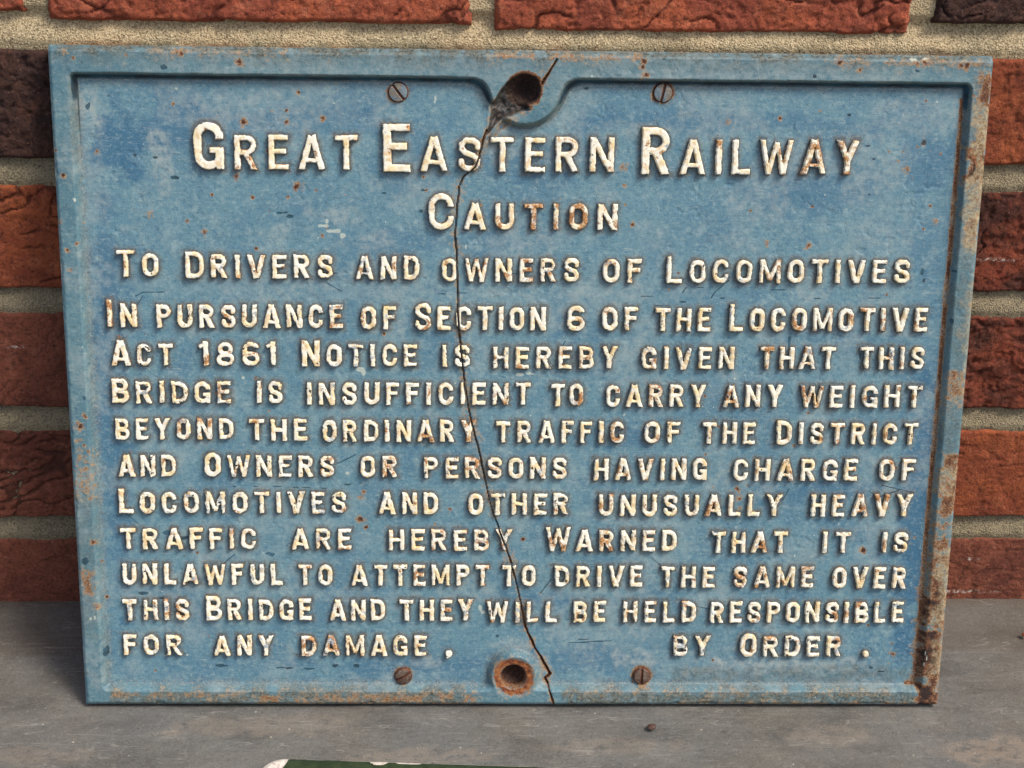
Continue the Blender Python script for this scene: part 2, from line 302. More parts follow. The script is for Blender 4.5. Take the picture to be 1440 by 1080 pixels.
WORDS = [["Great",-168.9,-85.1,297.7,298.5,17.8,24.2],["Eastern",-72.0,47.1,297.6,298.8,17.8,24.3],["Railway",61.1,174.5,297.5,298.7,17.9,24.4],["Caution",-48.5,49.8,267.6,268.5,13.8,19.3],["To",-211.2,-189.5,241.4,241.6,12.4,14.2],["Drivers",-175.8,-98.8,241.0,241.6,12.4,14.3],["and",-86.9,-53.7,241.0,241.3,12.4,14.3],["owners",-41.8,30.4,240.2,240.8,12.5,14.4],["of",42.8,63.4,240.6,240.7,12.5,14.4],["Locomotives",76.6,205.7,240.5,241.6,12.5,14.4],["In",-217.7,-201.8,214.5,214.6,12.6,14.5],["pursuance",-191.7,-93.9,214.3,215.0,12.6,14.5],["of",-84.6,-65.8,214.3,214.5,12.6,14.5],["Section",-56.0,13.6,214.2,214.7,12.7,14.6],["6",25.0,33.6,214.4,214.5,13.5,14.6],["of",43.1,62.4,214.5,214.7,12.7,14.6],["the",71.5,101.1,214.4,214.6,12.7,14.6],["Locomotive",111.0,217.3,214.7,215.5,12.7,14.6],["Act",-216.2,-184.0,193.7,193.9,12.0,13.9],["1861",-169.7,-129.6,194.0,194.3,13.1,13.9],["Notice",-116.0,-54.9,194.0,194.4,12.0,14.0],["is",-41.7,-26.6,194.1,194.3,12.0,14.0],["hereby",-14.4,51.7,193.6,194.0,12.0,14.0],["given",65.0,114.6,193.7,194.1,12.1,14.0],["that",128.4,169.0,194.2,194.4,12.1,14.0],["this",182.0,217.0,194.5,194.8,12.2,14.1],["Bridge",-217.2,-153.9,173.1,173.5,12.1,13.6],["is",-140.3,-126.7,173.6,173.6,12.1,13.7],["insufficient",-113.8,6.0,172.9,173.7,12.2,13.7],["to",16.7,34.3,173.0,173.1,12.2,13.8],["carry",46.5,100.2,172.8,173.1,12.2,13.8],["any",109.5,141.8,173.0,173.2,12.2,13.8],["weight",151.5,217.5,173.0,173.4,12.3,13.9],["beyond",-216.3,-153.4,153.0,153.3,11.8,13.0],["the",-145.0,-113.8,152.8,153.0,11.9,13.1],["ordinary",-105.8,-23.2,152.4,152.9,12.0,13.2],["traffic",-12.1,56.7,152.3,152.7,12.0,13.2],["of",67.9,87.6,152.6,152.7,12.0,13.2],["the",99.2,128.2,152.4,152.5,12.0,13.2],["District",139.5,216.8,152.2,152.6,12.0,13.2],["and",-215.4,-184.9,132.3,132.4,12.0,13.6],["Owners",-169.3,-99.6,132.3,132.6,12.0,13.6],["or",-85.4,-65.4,132.5,132.6,12.0,13.6],["persons",-51.2,26.4,131.9,132.2,12.0,13.6],["having",41.1,102.8,131.5,131.8,12.1,13.7],["charge",117.2,185.2,131.5,131.8,12.2,13.8],["of",196.9,217.3,131.9,132.0,12.2,13.8],["Locomotives",-216.4,-93.4,111.3,111.8,12.2,13.8],["and",-75.6,-43.5,111.5,111.6,12.2,13.9],["other",-27.2,28.0,111.3,111.5,12.2,13.8],["unusually",44.4,144.9,110.9,111.4,12.2,13.9],["heavy",161.0,216.5,111.2,111.5,12.4,14.0],["traffic",-216.3,-142.9,90.8,91.1,11.9,13.9],["are",-123.5,-90.9,90.8,90.9,11.9,14.0],["hereby",-70.7,-2.8,90.5,90.8,11.9,14.0],["Warned",15.5,87.7,90.4,90.7,12.0,14.0],["that",107.0,149.2,89.9,90.1,12.0,14.1],["it",168.6,184.4,90.1,90.2,12.0,14.1],["is",201.5,216.1,90.3,90.3,12.0,14.1],["unlawful",-216.5,-129.0,70.2,70.4,12.0,13.7],["to",-120.5,-101.7,70.0,70.1,12.0,13.7],["attempt",-91.2,-15.2,69.9,70.1,12.1,13.8],["to",-8.1,10.4,69.9,70.0,12.1,13.7],["drive",21.0,69.6,69.6,69.8,12.1,13.8],["the",79.5,109.9,69.4,69.4,12.2,13.8],["same",120.2,165.1,69.5,69.6,12.2,13.9],["over",175.5,216.9,69.2,69.3,12.2,13.8],["this",-217.1,-180.8,49.3,49.3,12.2,13.8],["Bridge",-171.4,-113.4,49.4,49.5,12.2,13.9],["and",-103.2,-72.9,49.3,49.4,12.3,13.9],["they",-64.7,-24.0,49.2,49.3,12.3,13.9],["will",-16.1,22.7,48.4,48.5,12.2,13.9],["be",31.8,50.0,48.5,48.6,12.2,13.9],["held",59.6,100.1,48.6,48.7,12.3,14.0],["responsible",108.1,216.9,48.5,48.7,12.3,14.0],["for",-217.7,-185.5,28.5,28.6,11.9,13.6],["any",-167.8,-135.1,28.2,28.2,11.9,13.6],["damage",-119.3,-49.7,28.2,28.3,11.9,13.6],[",",-40.6,-34.6,27.5,27.5,8.6,13.7],["by",88.2,109.0,28.6,28.6,12.0,13.7],["Order",125.8,183.3,28.2,28.3,12.1,13.8],[".",194.2,199.9,27.9,27.9,6.9,13.7]]
CR1 = [[16.3,355.5],[13.9,351.2],[10.3,345.5],[7.9,341.2]]
CR2 = [[-19.0,319.1],[-20.1,315.8],[-21.5,311.4],[-22.5,305.9],[-24.7,300.4],[-27.3,297.8],[-30.5,295.2],[-32.7,290.4],[-33.8,280.1],[-34.8,265.2],[-34.0,252.0],[-33.6,238.8],[-33.2,223.5],[-32.0,208.1],[-30.4,194.5],[-29.5,182.8],[-26.8,169.0],[-24.0,157.1],[-20.1,141.1],[-16.0,120.8],[-13.6,112.7],[-10.8,104.5],[-5.9,91.3],[-3.5,83.8],[-2.7,80.9],[0.3,69.2],[4.9,47.2],[6.6,41.7],[9.9,34.4],[10.7,32.3],[14.4,26.7],[16.9,22.0],[18.6,18.5],[19.4,16.8],[18.2,15.5],[16.6,14.2],[17.4,12.7],[18.1,11.1],[19.4,7.2],[22.3,-0.6]]
GOUGE = [[-5.6,346.0],[-9.1,343.5],[-12.3,338.8],[-14.8,335.2],[-16.6,333.1],[-17.6,326.3],[-18.3,320.9],[-19.7,316.5],[-17.6,317.3],[-14.3,321.6],[-10.4,325.3],[-6.0,327.1],[-1.7,329.0],[3.0,330.1]]
SPOTS = [[-218.6,306.4,1.72],[-199.2,304.4,1.38],[-193.3,273.7,2.76],[-223.3,266.4,1.38],[-165.0,264.7,2.41],[-116.6,289.2,3.1],[-147.5,294.4,2.07],[-121.3,322.3,1.72],[-121.5,328.0,1.72],[-102.8,324.3,2.07],[-143.4,322.0,2.41],[-128.4,327.6,1.03],[-160.6,284.4,1.38],[-139.8,283.5,1.38],[-174.0,270.6,1.38],[-178.9,330.6,1.03],[-121.4,284.0,1.38],[-104.1,263.8,2.07],[-101.5,268.3,1.38],[-143.7,352.5,3.1],[-231.3,356.3,2.07],[-226.9,353.2,1.38],[-235.5,294.4,2.07],[-238.4,307.0,1.38],[-238.7,270.2,2.07],[-230.3,259.2,1.38],[-175.6,356.3,2.76],[-172.8,356.0,2.41],[-98.7,353.0,1.72],[189.8,311.1,1.72],[200.6,301.3,2.41],[208.1,315.4,2.07],[204.9,313.1,1.38],[195.8,305.7,1.03],[203.6,296.5,1.03],[214.4,282.5,1.38],[217.4,273.9,2.41],[211.7,270.1,1.03],[151.2,260.5,2.41],[129.0,261.8,2.07],[217.5,309.6,1.38],[152.9,330.8,1.38],[132.5,326.9,1.38],[105.3,324.8,2.07],[197.7,310.8,1.03],[53.0,291.3,1.72],[58.1,270.9,2.07],[-51.5,295.0,1.03],[52.3,301.2,2.41],[192.0,90.7,2.41],[3.0,96.7,1.38],[-85.7,120.9,2.07],[-84.1,123.8,1.72],[-85.8,108.3,3.1],[-82.8,103.4,1.72],[-37.3,113.8,1.72],[120.2,125.6,2.41],[121.2,120.6,2.41],[121.9,115.7,1.72],[213.2,29.1,2.41],[60.7,355.0,2.41],[60.1,351.8,2.76],[61.8,348.4,2.76],[59.7,345.9,1.72],[160.2,355.8,3.1],[203.9,356.4,3.45],[200.3,355.6,2.76],[226.4,355.2,3.1],[223.1,354.8,2.41],[171.4,351.7,2.07],[-49.7,288.0,1.38],[-72.3,211.7,1.38],[3.9,331.6,1.03],[-138.7,256.7,1.38],[1.5,67.1,1.38],[-11.4,161.1,1.03],[197.5,46.3,1.38],[-114.8,337.4,1.38],[-225.9,62.3,1.72],[-230.4,95.4,2.41],[-230.0,58.1,2.76],[-234.2,161.1,3.1],[-231.6,167.0,2.41],[-235.3,153.2,2.07],[-232.2,141.3,1.72],[-230.2,121.3,1.72],[-233.9,245.4,1.72],[-235.2,255.8,1.72],[247.3,260.9,2.07],[242.8,230.5,2.07],[242.4,195.5,2.41],[241.4,175.8,2.07],[240.1,230.4,2.41]]
CHIPS = [[-199.2,304.4,1.03,1.03],[-222.5,329.0,1.72,2.07],[-181.9,349.2,2.41,1.38],[168.2,329.1,1.03,0.69],[208.1,315.4,1.72,1.72],[181.7,288.1,1.03,0.69],[178.9,313.2,1.38,0.69],[182.7,306.6,1.03,0.69],[-52.6,277.3,1.72,1.03],[-71.8,286.3,1.72,0.69],[-51.5,288.0,1.03,0.69],[-125.3,275.5,3.1,0.69],[-120.9,273.7,2.76,1.03],[-164.8,21.3,4.14,1.03],[-129.2,20.0,4.83,0.69],[-115.4,19.6,4.14,0.69],[-101.4,21.4,3.1,1.38],[-89.5,21.4,2.41,1.03],[-153.7,126.3,2.07,0.34],[-142.2,126.7,2.07,0.34],[-130.7,126.4,2.76,0.34],[-121.1,126.0,2.07,0.34],[-115.3,126.1,3.1,0.34],[-105.7,125.7,2.41,0.34],[-92.2,127.8,4.14,0.34],[136.7,237.2,5.17,0.34],[106.7,232.3,3.1,0.34],[188.3,233.0,4.83,0.34],[157.9,232.7,2.41,0.34],[212.7,247.4,1.03,2.07],[214.2,242.8,1.03,1.38],[228.9,248.6,1.03,0.69],[-189.1,303.4,2.07,0.69],[-179.7,293.3,2.07,1.03],[-189.3,99.7,4.83,1.38],[-181.7,96.8,3.45,1.38],[-206.3,64.4,3.45,1.03],[-196.7,61.5,2.76,1.03],[-135.5,87.5,3.45,1.38],[-235.2,84.7,1.72,2.07],[-231.1,176.8,1.03,1.38],[144.0,209.4,0.69,3.1],[-10.1,39.5,1.38,1.38],[37.7,37.5,4.14,0.34],[45.7,36.6,3.45,0.34],[85.9,230.2,2.76,0.69],[74.6,228.2,4.83,0.34],[66.9,233.1,4.14,0.34],[95.0,238.0,2.41,0.34],[182.8,201.9,0.69,1.72],[32.1,340.9,1.03,0.69],[-98.1,243.9,3.45,0.34],[200.8,57.0,4.83,0.69],[191.0,52.7,1.38,0.34],[-4.8,244.7,4.14,0.34],[-31.0,234.2,3.45,0.34],[-42.2,233.4,3.1,0.34],[207.6,18.3,3.1,0.69],[201.3,20.5,1.38,0.69],[-227.5,30.6,1.72,3.1],[241.8,215.0,1.03,1.38],[229.3,221.7,1.03,1.72],[148.1,348.7,1.72,1.38],[200.6,352.0,1.38,1.03]]
WCHIPS = [[-102.9,269.0,3.1,1.03],[-97.8,266.4,3.45,1.38],[-93.4,263.9,1.72,1.38],[-101.4,271.3,1.38,1.38],[-85.7,192.2,2.07,1.38],[-83.4,190.7,1.38,2.07],[-0.3,190.0,2.76,1.03],[5.4,190.5,2.41,0.69],[34.5,347.4,1.03,1.03],[-176.8,338.4,0.69,0.69],[-230.1,281.3,1.03,1.38],[-234.3,51.5,1.03,1.03],[-231.9,52.4,0.69,1.38],[-183.1,27.7,0.69,0.69],[-92.9,134.3,1.03,1.03],[-34.5,184.7,0.69,0.69],[-147.3,187.1,1.03,0.69],[158.2,287.9,0.69,0.69],[213.5,336.2,0.69,0.69],[177.5,106.1,0.69,1.38],[154.1,88.1,0.69,1.03],[115.0,136.5,0.69,0.69],[201.6,-0.5,1.03,0.69],[230.0,31.8,0.48,1.72],[231.1,28.7,0.48,2.07],[229.8,24.8,0.41,2.07],[-51.5,299.0,1.03,1.03],[-96.8,331.9,1.03,0.34],[-45.3,333.9,0.69,2.07],[-29.2,258.5,0.52,1.72],[199.4,357.7,3.1,0.69],[205.3,358.1,3.1,0.69],[-65.0,156.9,0.34,0.34],[6.5,167.2,0.69,0.69],[56.8,167.9,0.69,0.69],[115.6,188.5,0.69,0.69],[-20.1,56.5,1.03,2.07],[-18.1,53.5,1.38,1.03]]
SCR = [[[-202.5,230.9],[-198.8,232.9],[-187.6,233.3]],[[-198.9,230.6],[-202.0,226.0]],[[-102.7,239.0],[-94.6,234.5]],[[87.5,237.9],[85.7,235.2]],[[110.0,241.9],[102.7,235.4],[101.0,232.3]],[[-213.8,111.8],[-206.4,104.5]],[[-154.9,87.4],[-166.9,77.0],[-170.9,74.1]],[[-121.1,215.2],[-109.7,222.9],[-105.1,227.5]],[[24.1,208.5],[20.4,201.9]],[[177.7,163.5],[172.4,154.2]],[[209.6,126.0],[198.1,121.8],[191.9,125.9]],[[148.7,126.5],[145.2,119.5]],[[199.6,128.8],[217.6,124.4]],[[13.3,65.0],[19.1,73.4]],[[74.0,86.2],[82.1,79.9]],[[94.8,58.9],[108.9,55.5]],[[29.8,35.3],[53.7,36.6]],[[-159.1,308.1],[-144.7,302.8]],[[-88.1,144.7],[-99.7,138.7]],[[209.7,202.1],[217.9,196.3]]]

# ------------------------------------------------------------ the setting: ledge under the sign
def grid_axis(a):
    out = []
    for x0, x1, st in a: out += list(np.arange(x0, x1, st))
    return np.array(out + [a[-1][1]])
gx = grid_axis([(-3000, -400, 130), (-400, 400, 3), (400, 3000, 130)]); gy = grid_axis([(-3000, -300, 90), (-300, -170, 10), (-170, 0, 1.5), (0, 40, 8)])
X, Y = np.meshgrid(gx, gy)
near = sst(-60, -38, Y + 6 * (fbm(X, Y, 60, 5) - .5))
Z = -.9 + 2.6 * sst(-30, 0, Y) - .3 + .3 * near * sst(-400, -300, X) + .7 * (fbm(X, Y, 45, 3, 3) - .5) * sst(-500, -300, Y)
strip = sst(-52, -46, Y + 8 * (fbm(X, Y, 70, 8) - .5)) * .8 + .5 * sst(-9, -2, Y)
scra = np.zeros_like(X)
for pts, wd in ((((232, -58), (262, -54), (285, -57), (302, -64), (318, -74)), 1.0), (((200, -110), (222, -112), (240, -110)), .8), (((262, -118), (290, -112)), .8), (((-190, -120), (-176, -117), (-168, -122)), 1.2), (((-240, -104), (-228, -102)), 1.5), (((-256, -108), (-250, -111)), 1.2), (((98, -112), (116, -112)), 1.0), (((-222, -126), (-216, -137)), 1.0), (((-120, -121), (-112, -129), (-116, -135)), 1.2), (((304, -124), (309, -120)), 1.4), (((296, -102), (316, -103)), .9), (((-270, -44), (-240, -46)), 1.0), (((-268, -52), (-236, -51)), 1.2)):
    scra = np.maximum(scra, 1 - sst(wd * .4, wd * 1.6, seg_dist(X, Y, list(pts))))
stain = np.zeros_like(X)
for x, y, rx, ry, a in ((285, -136, 40, 12, .8), (-40, -138, 45, 8, .5), (-120, -112, 60, 10, .4), (190, -122, 30, 9, .45), (-172, -117, 9, 3, .9), (-250, -135, 40, 8, .4), (70, -130, 40, 8, .4)):
    q = np.hypot((X - x) / rx, (Y - y) / ry) + .9 * (fbm(X, Y, 12, 11) - .5); stain = np.maximum(stain, a * (1 - sst(.7, 1.05, q)))
gd = np_mesh('ground', np.stack([X, Y, Z], -1).reshape(-1, 3), grid_faces(len(gx), len(gy)), mat_ground(), attrs={'wallstrip': strip, 'scratch': scra, 'stain': stain})
gd['kind'] = 'structure'

# ------------------------------------------------------------ brick wall
wall = bpy.data.objects.new('brick_wall', None); col.objects.link(wall)
wall['label'] = 'red and brown brick wall with sandy mortar joints behind the iron notice'; wall['category'] = 'wall'
B_red = mat_brick('orange_red_brick', srgb(178, 94, 64), srgb(152, 78, 58), srgb(194, 116, 86), srgb(88, 46, 38))
B_rust = mat_brick('rust_brown_brick', srgb(164, 88, 54), srgb(138, 70, 48), srgb(180, 104, 70), srgb(80, 44, 34))
B_brown = mat_brick('dull_red_brown_brick', srgb(142, 82, 62), srgb(118, 66, 52), srgb(162, 100, 78), srgb(68, 44, 36))
B_dark = mat_brick('dark_burnt_brick', srgb(82, 56, 48), srgb(64, 46, 42), srgb(104, 68, 54), srgb(30, 24, 24))
B_mix = mat_brick('burnt_and_red_brick', srgb(142, 72, 50), srgb(88, 52, 42), srgb(140, 66, 48), srgb(34, 24, 24))
JZ = [354.9 - 75 * k for k in range(-3, 6)]          # centres of the bed joints, top to bottom
def brick(x0, x1, z0, z1, mt, seed, vis, top=False, rough=1.0, creases=1.0, lime=()):
    rough *= .8
    w, h = x1 - x0, z1 - z0
    if not vis: xs = np.linspace(0, w, 12); zs = np.linspace(0, h, 5)
    else:
        # fine relief where the brick shows, coarse behind the notice
        xs = [0.0]
        while xs[-1] < w - .5:
            xa = x0 + xs[-1]; xs.append(xs[-1] + (.85 if (top or xa < -216 or xa > 250) and -300 < xa < 345 else 9.0))
        xs[-1] = w; xs = np.array(xs)
        zs = [0.0]
        while zs[-1] < h - .5: zs.append(zs[-1] + (.85 if not top or zs[-1] < 26 else 8.0))
        zs[-1] = h; zs = np.array(zs)
    nx, nz = len(xs), len(zs); X, Z = np.meshgrid(xs, zs)
    e = np.minimum(np.minimum(X, w - X), np.minimum(Z, h - Z))
    wob = 2.0 * (fbm(X, Z, 13, seed + 3, 4) - .4) if vis else 0
    dep = -1.6 * (fbm(X, Z, 34, seed, 3) - .5) * 2 * rough
    cr = np.zeros_like(X)
    if vis:
        for q, (a_, sx, sz) in enumerate(((.35, 26, 7), (-.15, 34, 9), (.8, 18, 8))):
            u_ = X * math.cos(a_) + Z * math.sin(a_) + 9 * (fbm(X, Z, 12, seed + 20 + q) - .5); v_ = -X * math.sin(a_) + Z * math.cos(a_) + 7 * (fbm(X, Z, 9, seed + 30 + q) - .5)
            rr = np.abs(2 * vn(u_ / sx, v_ / sz, seed + 40 + q) - 1)
            mk = sst(.50, .66, fbm(X, Z, 26, seed + 50 + q, 3))
            l_ = (1 - sst(.03, .11, rr)) * mk; cr = np.maximum(cr, l_ * creases)
            dep += .9 * rough * creases * .7 * mk * (sst(.0, .5, rr) * -1 + .5) * .8
        dep += 1.5 * cr
        dep += 1.5 * np.abs(fbm(X, Z, 8, seed + 9, 5, .6) - .5) * 2 * rough
        dep += .9 * (fbm(X, Z, 3.0, seed + 11, 3, .6) - .5) * rough
        dep += .8 * sst(.62, .7, fbm(X, Z, 4.2, seed + 10, 3)) * rough
    dep += 4.5 * (1 - sst(-.5, 3.0, e + wob))
    Yv = dep
    V = np.stack([X + x0, Yv, Z + z0], -1).reshape(-1, 3); F = grid_faces(nx, nz)
    # sides running back into the wall
    ring = np.concatenate([np.arange(nx), nx * np.arange(1, nz) + nx - 1, (nz - 1) * nx + np.arange(nx - 2, -1, -1), nx * np.arange(nz - 2, 0, -1)])
    B = V[ring].copy(); Bb = B.copy(); Bb[:, 1] = 60; k = len(V); m_ = len(ring); i = np.arange(m_); j = (i + 1) % m_
    V = np.concatenate([V, B, Bb]); F = np.concatenate([F, np.stack([k + j, k + i, k + m_ + i, k + m_ + j], 1)])
    lm = np.zeros_like(X)
    for lx, lz, rx, rz in lime:
        lm = np.maximum(lm, 1 - sst(.6, 1.1, np.hypot((X + x0 - lx) / rx, (Z + z0 - lz) / rz)))
    pad = lambda a: np.concatenate([a.ravel(), np.zeros(2 * m_)])
    cx, cz = (x0 + x1) / 2, (z0 + z1) / 2; V = V - np.array([cx, 0, cz])
    return np_mesh('brick', V, F, mt, wall, {'crease': pad(cr), 'lime': pad(lm)}, loc=(cx, 0, cz))
rb = random.Random(4)
for r in range(8):
    zt, zb_ = JZ[r] - 6.2, JZ[r + 1] + 6.2
    k = r - 2                                   # 0 = the top course in the photograph
    off = (-3.2 if k <= 0 else 10.8) if k % 2 == 0 else (109.3 if k < 2 else 127)
    for c in range(-2, 3):
        x0 = off + 225 * c + 5.8; x1 = x0 + 213.4
        if x1 < -420 or x0 > 420: continue
        vis = (k >= 0) and (x0 < 330 and x1 > -290) and (k == 0 or x0 < -235 or x1 > 215)
        mt = B_brown; kw = {}
        left = (x0 + x1) / 2 < 0; zb_ = JZ[r + 1] + 6.2; zt = JZ[r] - 6.2
        if k == 0: zb_ = {-2: 363.6, -1: 359.6, 0: 356.8, 1: 363.4, 2: 360}[c]
        if k == 1: zt -= 2.2
        if k == 0: mt = {-2: B_red, -1: B_red, 0: B_red, 1: B_dark, 2: B_brown}[c]; kw = dict(creases=1.0, rough=1.2, top=True)
        elif k == 1: mt = B_dark if left else B_rust; kw = dict(rough=1.5 if left else .8, creases=.3)
        elif k == 2: mt = B_rust if left else B_mix; kw = dict(rough=.6 if left else 1.2, lime=[(-262, 277, 9, 2.2), (-250, 274, 7, 1.5)] if left else [(285, 232, 16, 1.2)])
        elif k == 3: mt = B_brown if left else B_mix; kw = dict(rough=.5 if left else 1.5, creases=.5, lime=[(-262, 176, 6, 1.2)] if left else [])
        elif k == 4: mt = B_brown if left else B_rust; kw = dict(rough=1.0 if left else .55, creases=1.0 if left else .35)
        elif k == 5: mt = B_brown; kw = dict(rough=.5, creases=.3, lime=[] if left else [(300, 32, 7, 1.5), (270, 7, 60, 1.5)])
        else: mt = rb.choice([B_red, B_brown, B_rust])
        jt = rb.uniform(-.6, .6)
        if vis or abs((x0 + x1) / 2) > -1:
            brick(x0 + rb.uniform(-.5, .5), x1 + rb.uniform(-.5, .5), zb_ + jt * .5, zt + jt * .5, mt, 100 + r * 17 + c * 5, vis, **kw)
# mortar: one body with hollowed, weather-struck joints
zz = []
for r, z in enumerate(JZ):
    st = .9 if r >= 2 else 3
    zz += list(np.arange(z + 9.5, z - 9.51, -st))
    if r < 8: zz += list(np.linspace(z - 12, z - 63, 34 if r == 2 or r == 1 else 3))
zz = np.array(sorted(zz)); mxs = grid_axis([(-470, -290, 20), (-290, 335, 1.3), (335, 480, 20)])
X, Z = np.meshgrid(mxs, zz)
D = np.full(X.shape, 3.0)
for z in JZ:
    t = (z + 6.5 - Z) / 13.0                      # 0 top of joint, 1 bottom
    u = np.clip(t, 0, 1); prof = 5.4 * (1 - u) ** 1.3 + 1.3 * sst(.75, 1.15, t) + .2
    D = np.where((t > -.3) & (t < 1.3), prof, np.where(t <= -.3, D, D))
D = D + 1.1 * (fbm(X, Z, 9, 61, 3) - .5) + .8 * (fbm(X, Z, 2.4, 62, 2) - .5) + 1.6 * (fbm(X, Z, 40, 63, 2) - .5)
np_mesh('mortar', np.stack([X, D, Z], -1).reshape(-1, 3), grid_faces(len(mxs), len(zz)), mat_mortar(), wall, {'joint_shade': sst(348, 300, Z)})  # joints below the top one coloured darker, as painted shade

# ------------------------------------------------------------ the iron notice
PU = Vector((0.99995993, -0.00894936, 0.00022994)); PN = Vector((0.00196576, 0.24455787, 0.96963271)); PW = Vector((-0.00873383, -0.9695934, 0.24456566))
sign = bpy.data.objects.new('cast_iron_notice', None); col.objects.link(sign)
sign.matrix_world = Matrix(((PU.x, PN.x, PW.x, .016871), (PU.y, PN.y, PW.y, -.099372), (PU.z, PN.z, PW.z, .0021), (0, 0, 0, 1)))
sign['label'] = 'cracked blue cast iron railway notice with raised white lettering, leaning on the brick wall'; sign['category'] = 'notice'
W2, HH, TH, PZ = 239.56, 359.6, 12.0, -5.0
def rim_field(X, Y):
    """distance into the sunk panel (positive) from the inner edge of the raised rim"""
    qx = np.abs(X) - 226.5; qy = np.abs(Y - 177.2) - 165.7
    box = np.hypot(np.maximum(qx, 0), np.maximum(qy, 0)) + np.minimum(np.maximum(qx, qy), 0) - 3.5
    D = -box
    def smin(a, b, k):
        h = np.clip(.5 + .5 * (b - a) / k, 0, 1); return b * (1 - h) + a * h - k * h * (1 - h)
    D = smin(D, np.hypot(X - .6, Y - 340.5) - 17.2, 12.0)
    D = smin(D, np.hypot(X + 1.0, Y - 17.0) - 12.0, 5.0)
    return D
def crack_dist(X, Y):
    return np.minimum(seg_dist(X, Y, CR1), seg_dist(X, Y, CR2))
# ---- letters: distance fields of strokes
WID = dict(A=.78, B=.68, C=.66, D=.70, E=.60, F=.58, G=.68, H=.70, I=.24, L=.58, M=.88, N=.72, O=.68, P=.66, R=.70, S=.66, T=.68, U=.68, V=.74, W=1.0, Y=.72)
WID.update({'1': .34, '8': .68, '6': .68, '.': .34, ',': .34})
def box_seg(x, y, x0, y0, x1, y1, h):
    L_ = math.hypot(x1 - x0, y1 - y0); ux, uy = (x1 - x0) / L_, (y1 - y0) / L_
    px = (x - x0) * ux + (y - y0) * uy - L_ / 2; py = -(x - x0) * uy + (y - y0) * ux
    qx = np.abs(px) - L_ / 2; qy = np.abs(py) - h
    return np.hypot(np.maximum(qx, 0), np.maximum(qy, 0)) + np.minimum(np.maximum(qx, qy), 0)
def ring(x, y, x0, y0, x1, y1, h, r):
    cx, cy = (x0 + x1) / 2, (y0 + y1) / 2; hw, hh = (x1 - x0) / 2 - h, (y1 - y0) / 2 - h; r = min(r, hw, hh)
    qx = np.abs(x - cx) - hw + r; qy = np.abs(y - cy) - hh + r
    return np.abs(np.hypot(np.maximum(qx, 0), np.maximum(qy, 0)) + np.minimum(np.maximum(qx, qy), 0) - r) - h
def blk(x, y, x0, y0, x1, y1):
    qx = np.abs(x - (x0 + x1) / 2) - (x1 - x0) / 2; qy = np.abs(y - (y0 + y1) / 2) - (y1 - y0) / 2
    return np.hypot(np.maximum(qx, 0), np.maximum(qy, 0)) + np.minimum(np.maximum(qx, qy), 0)
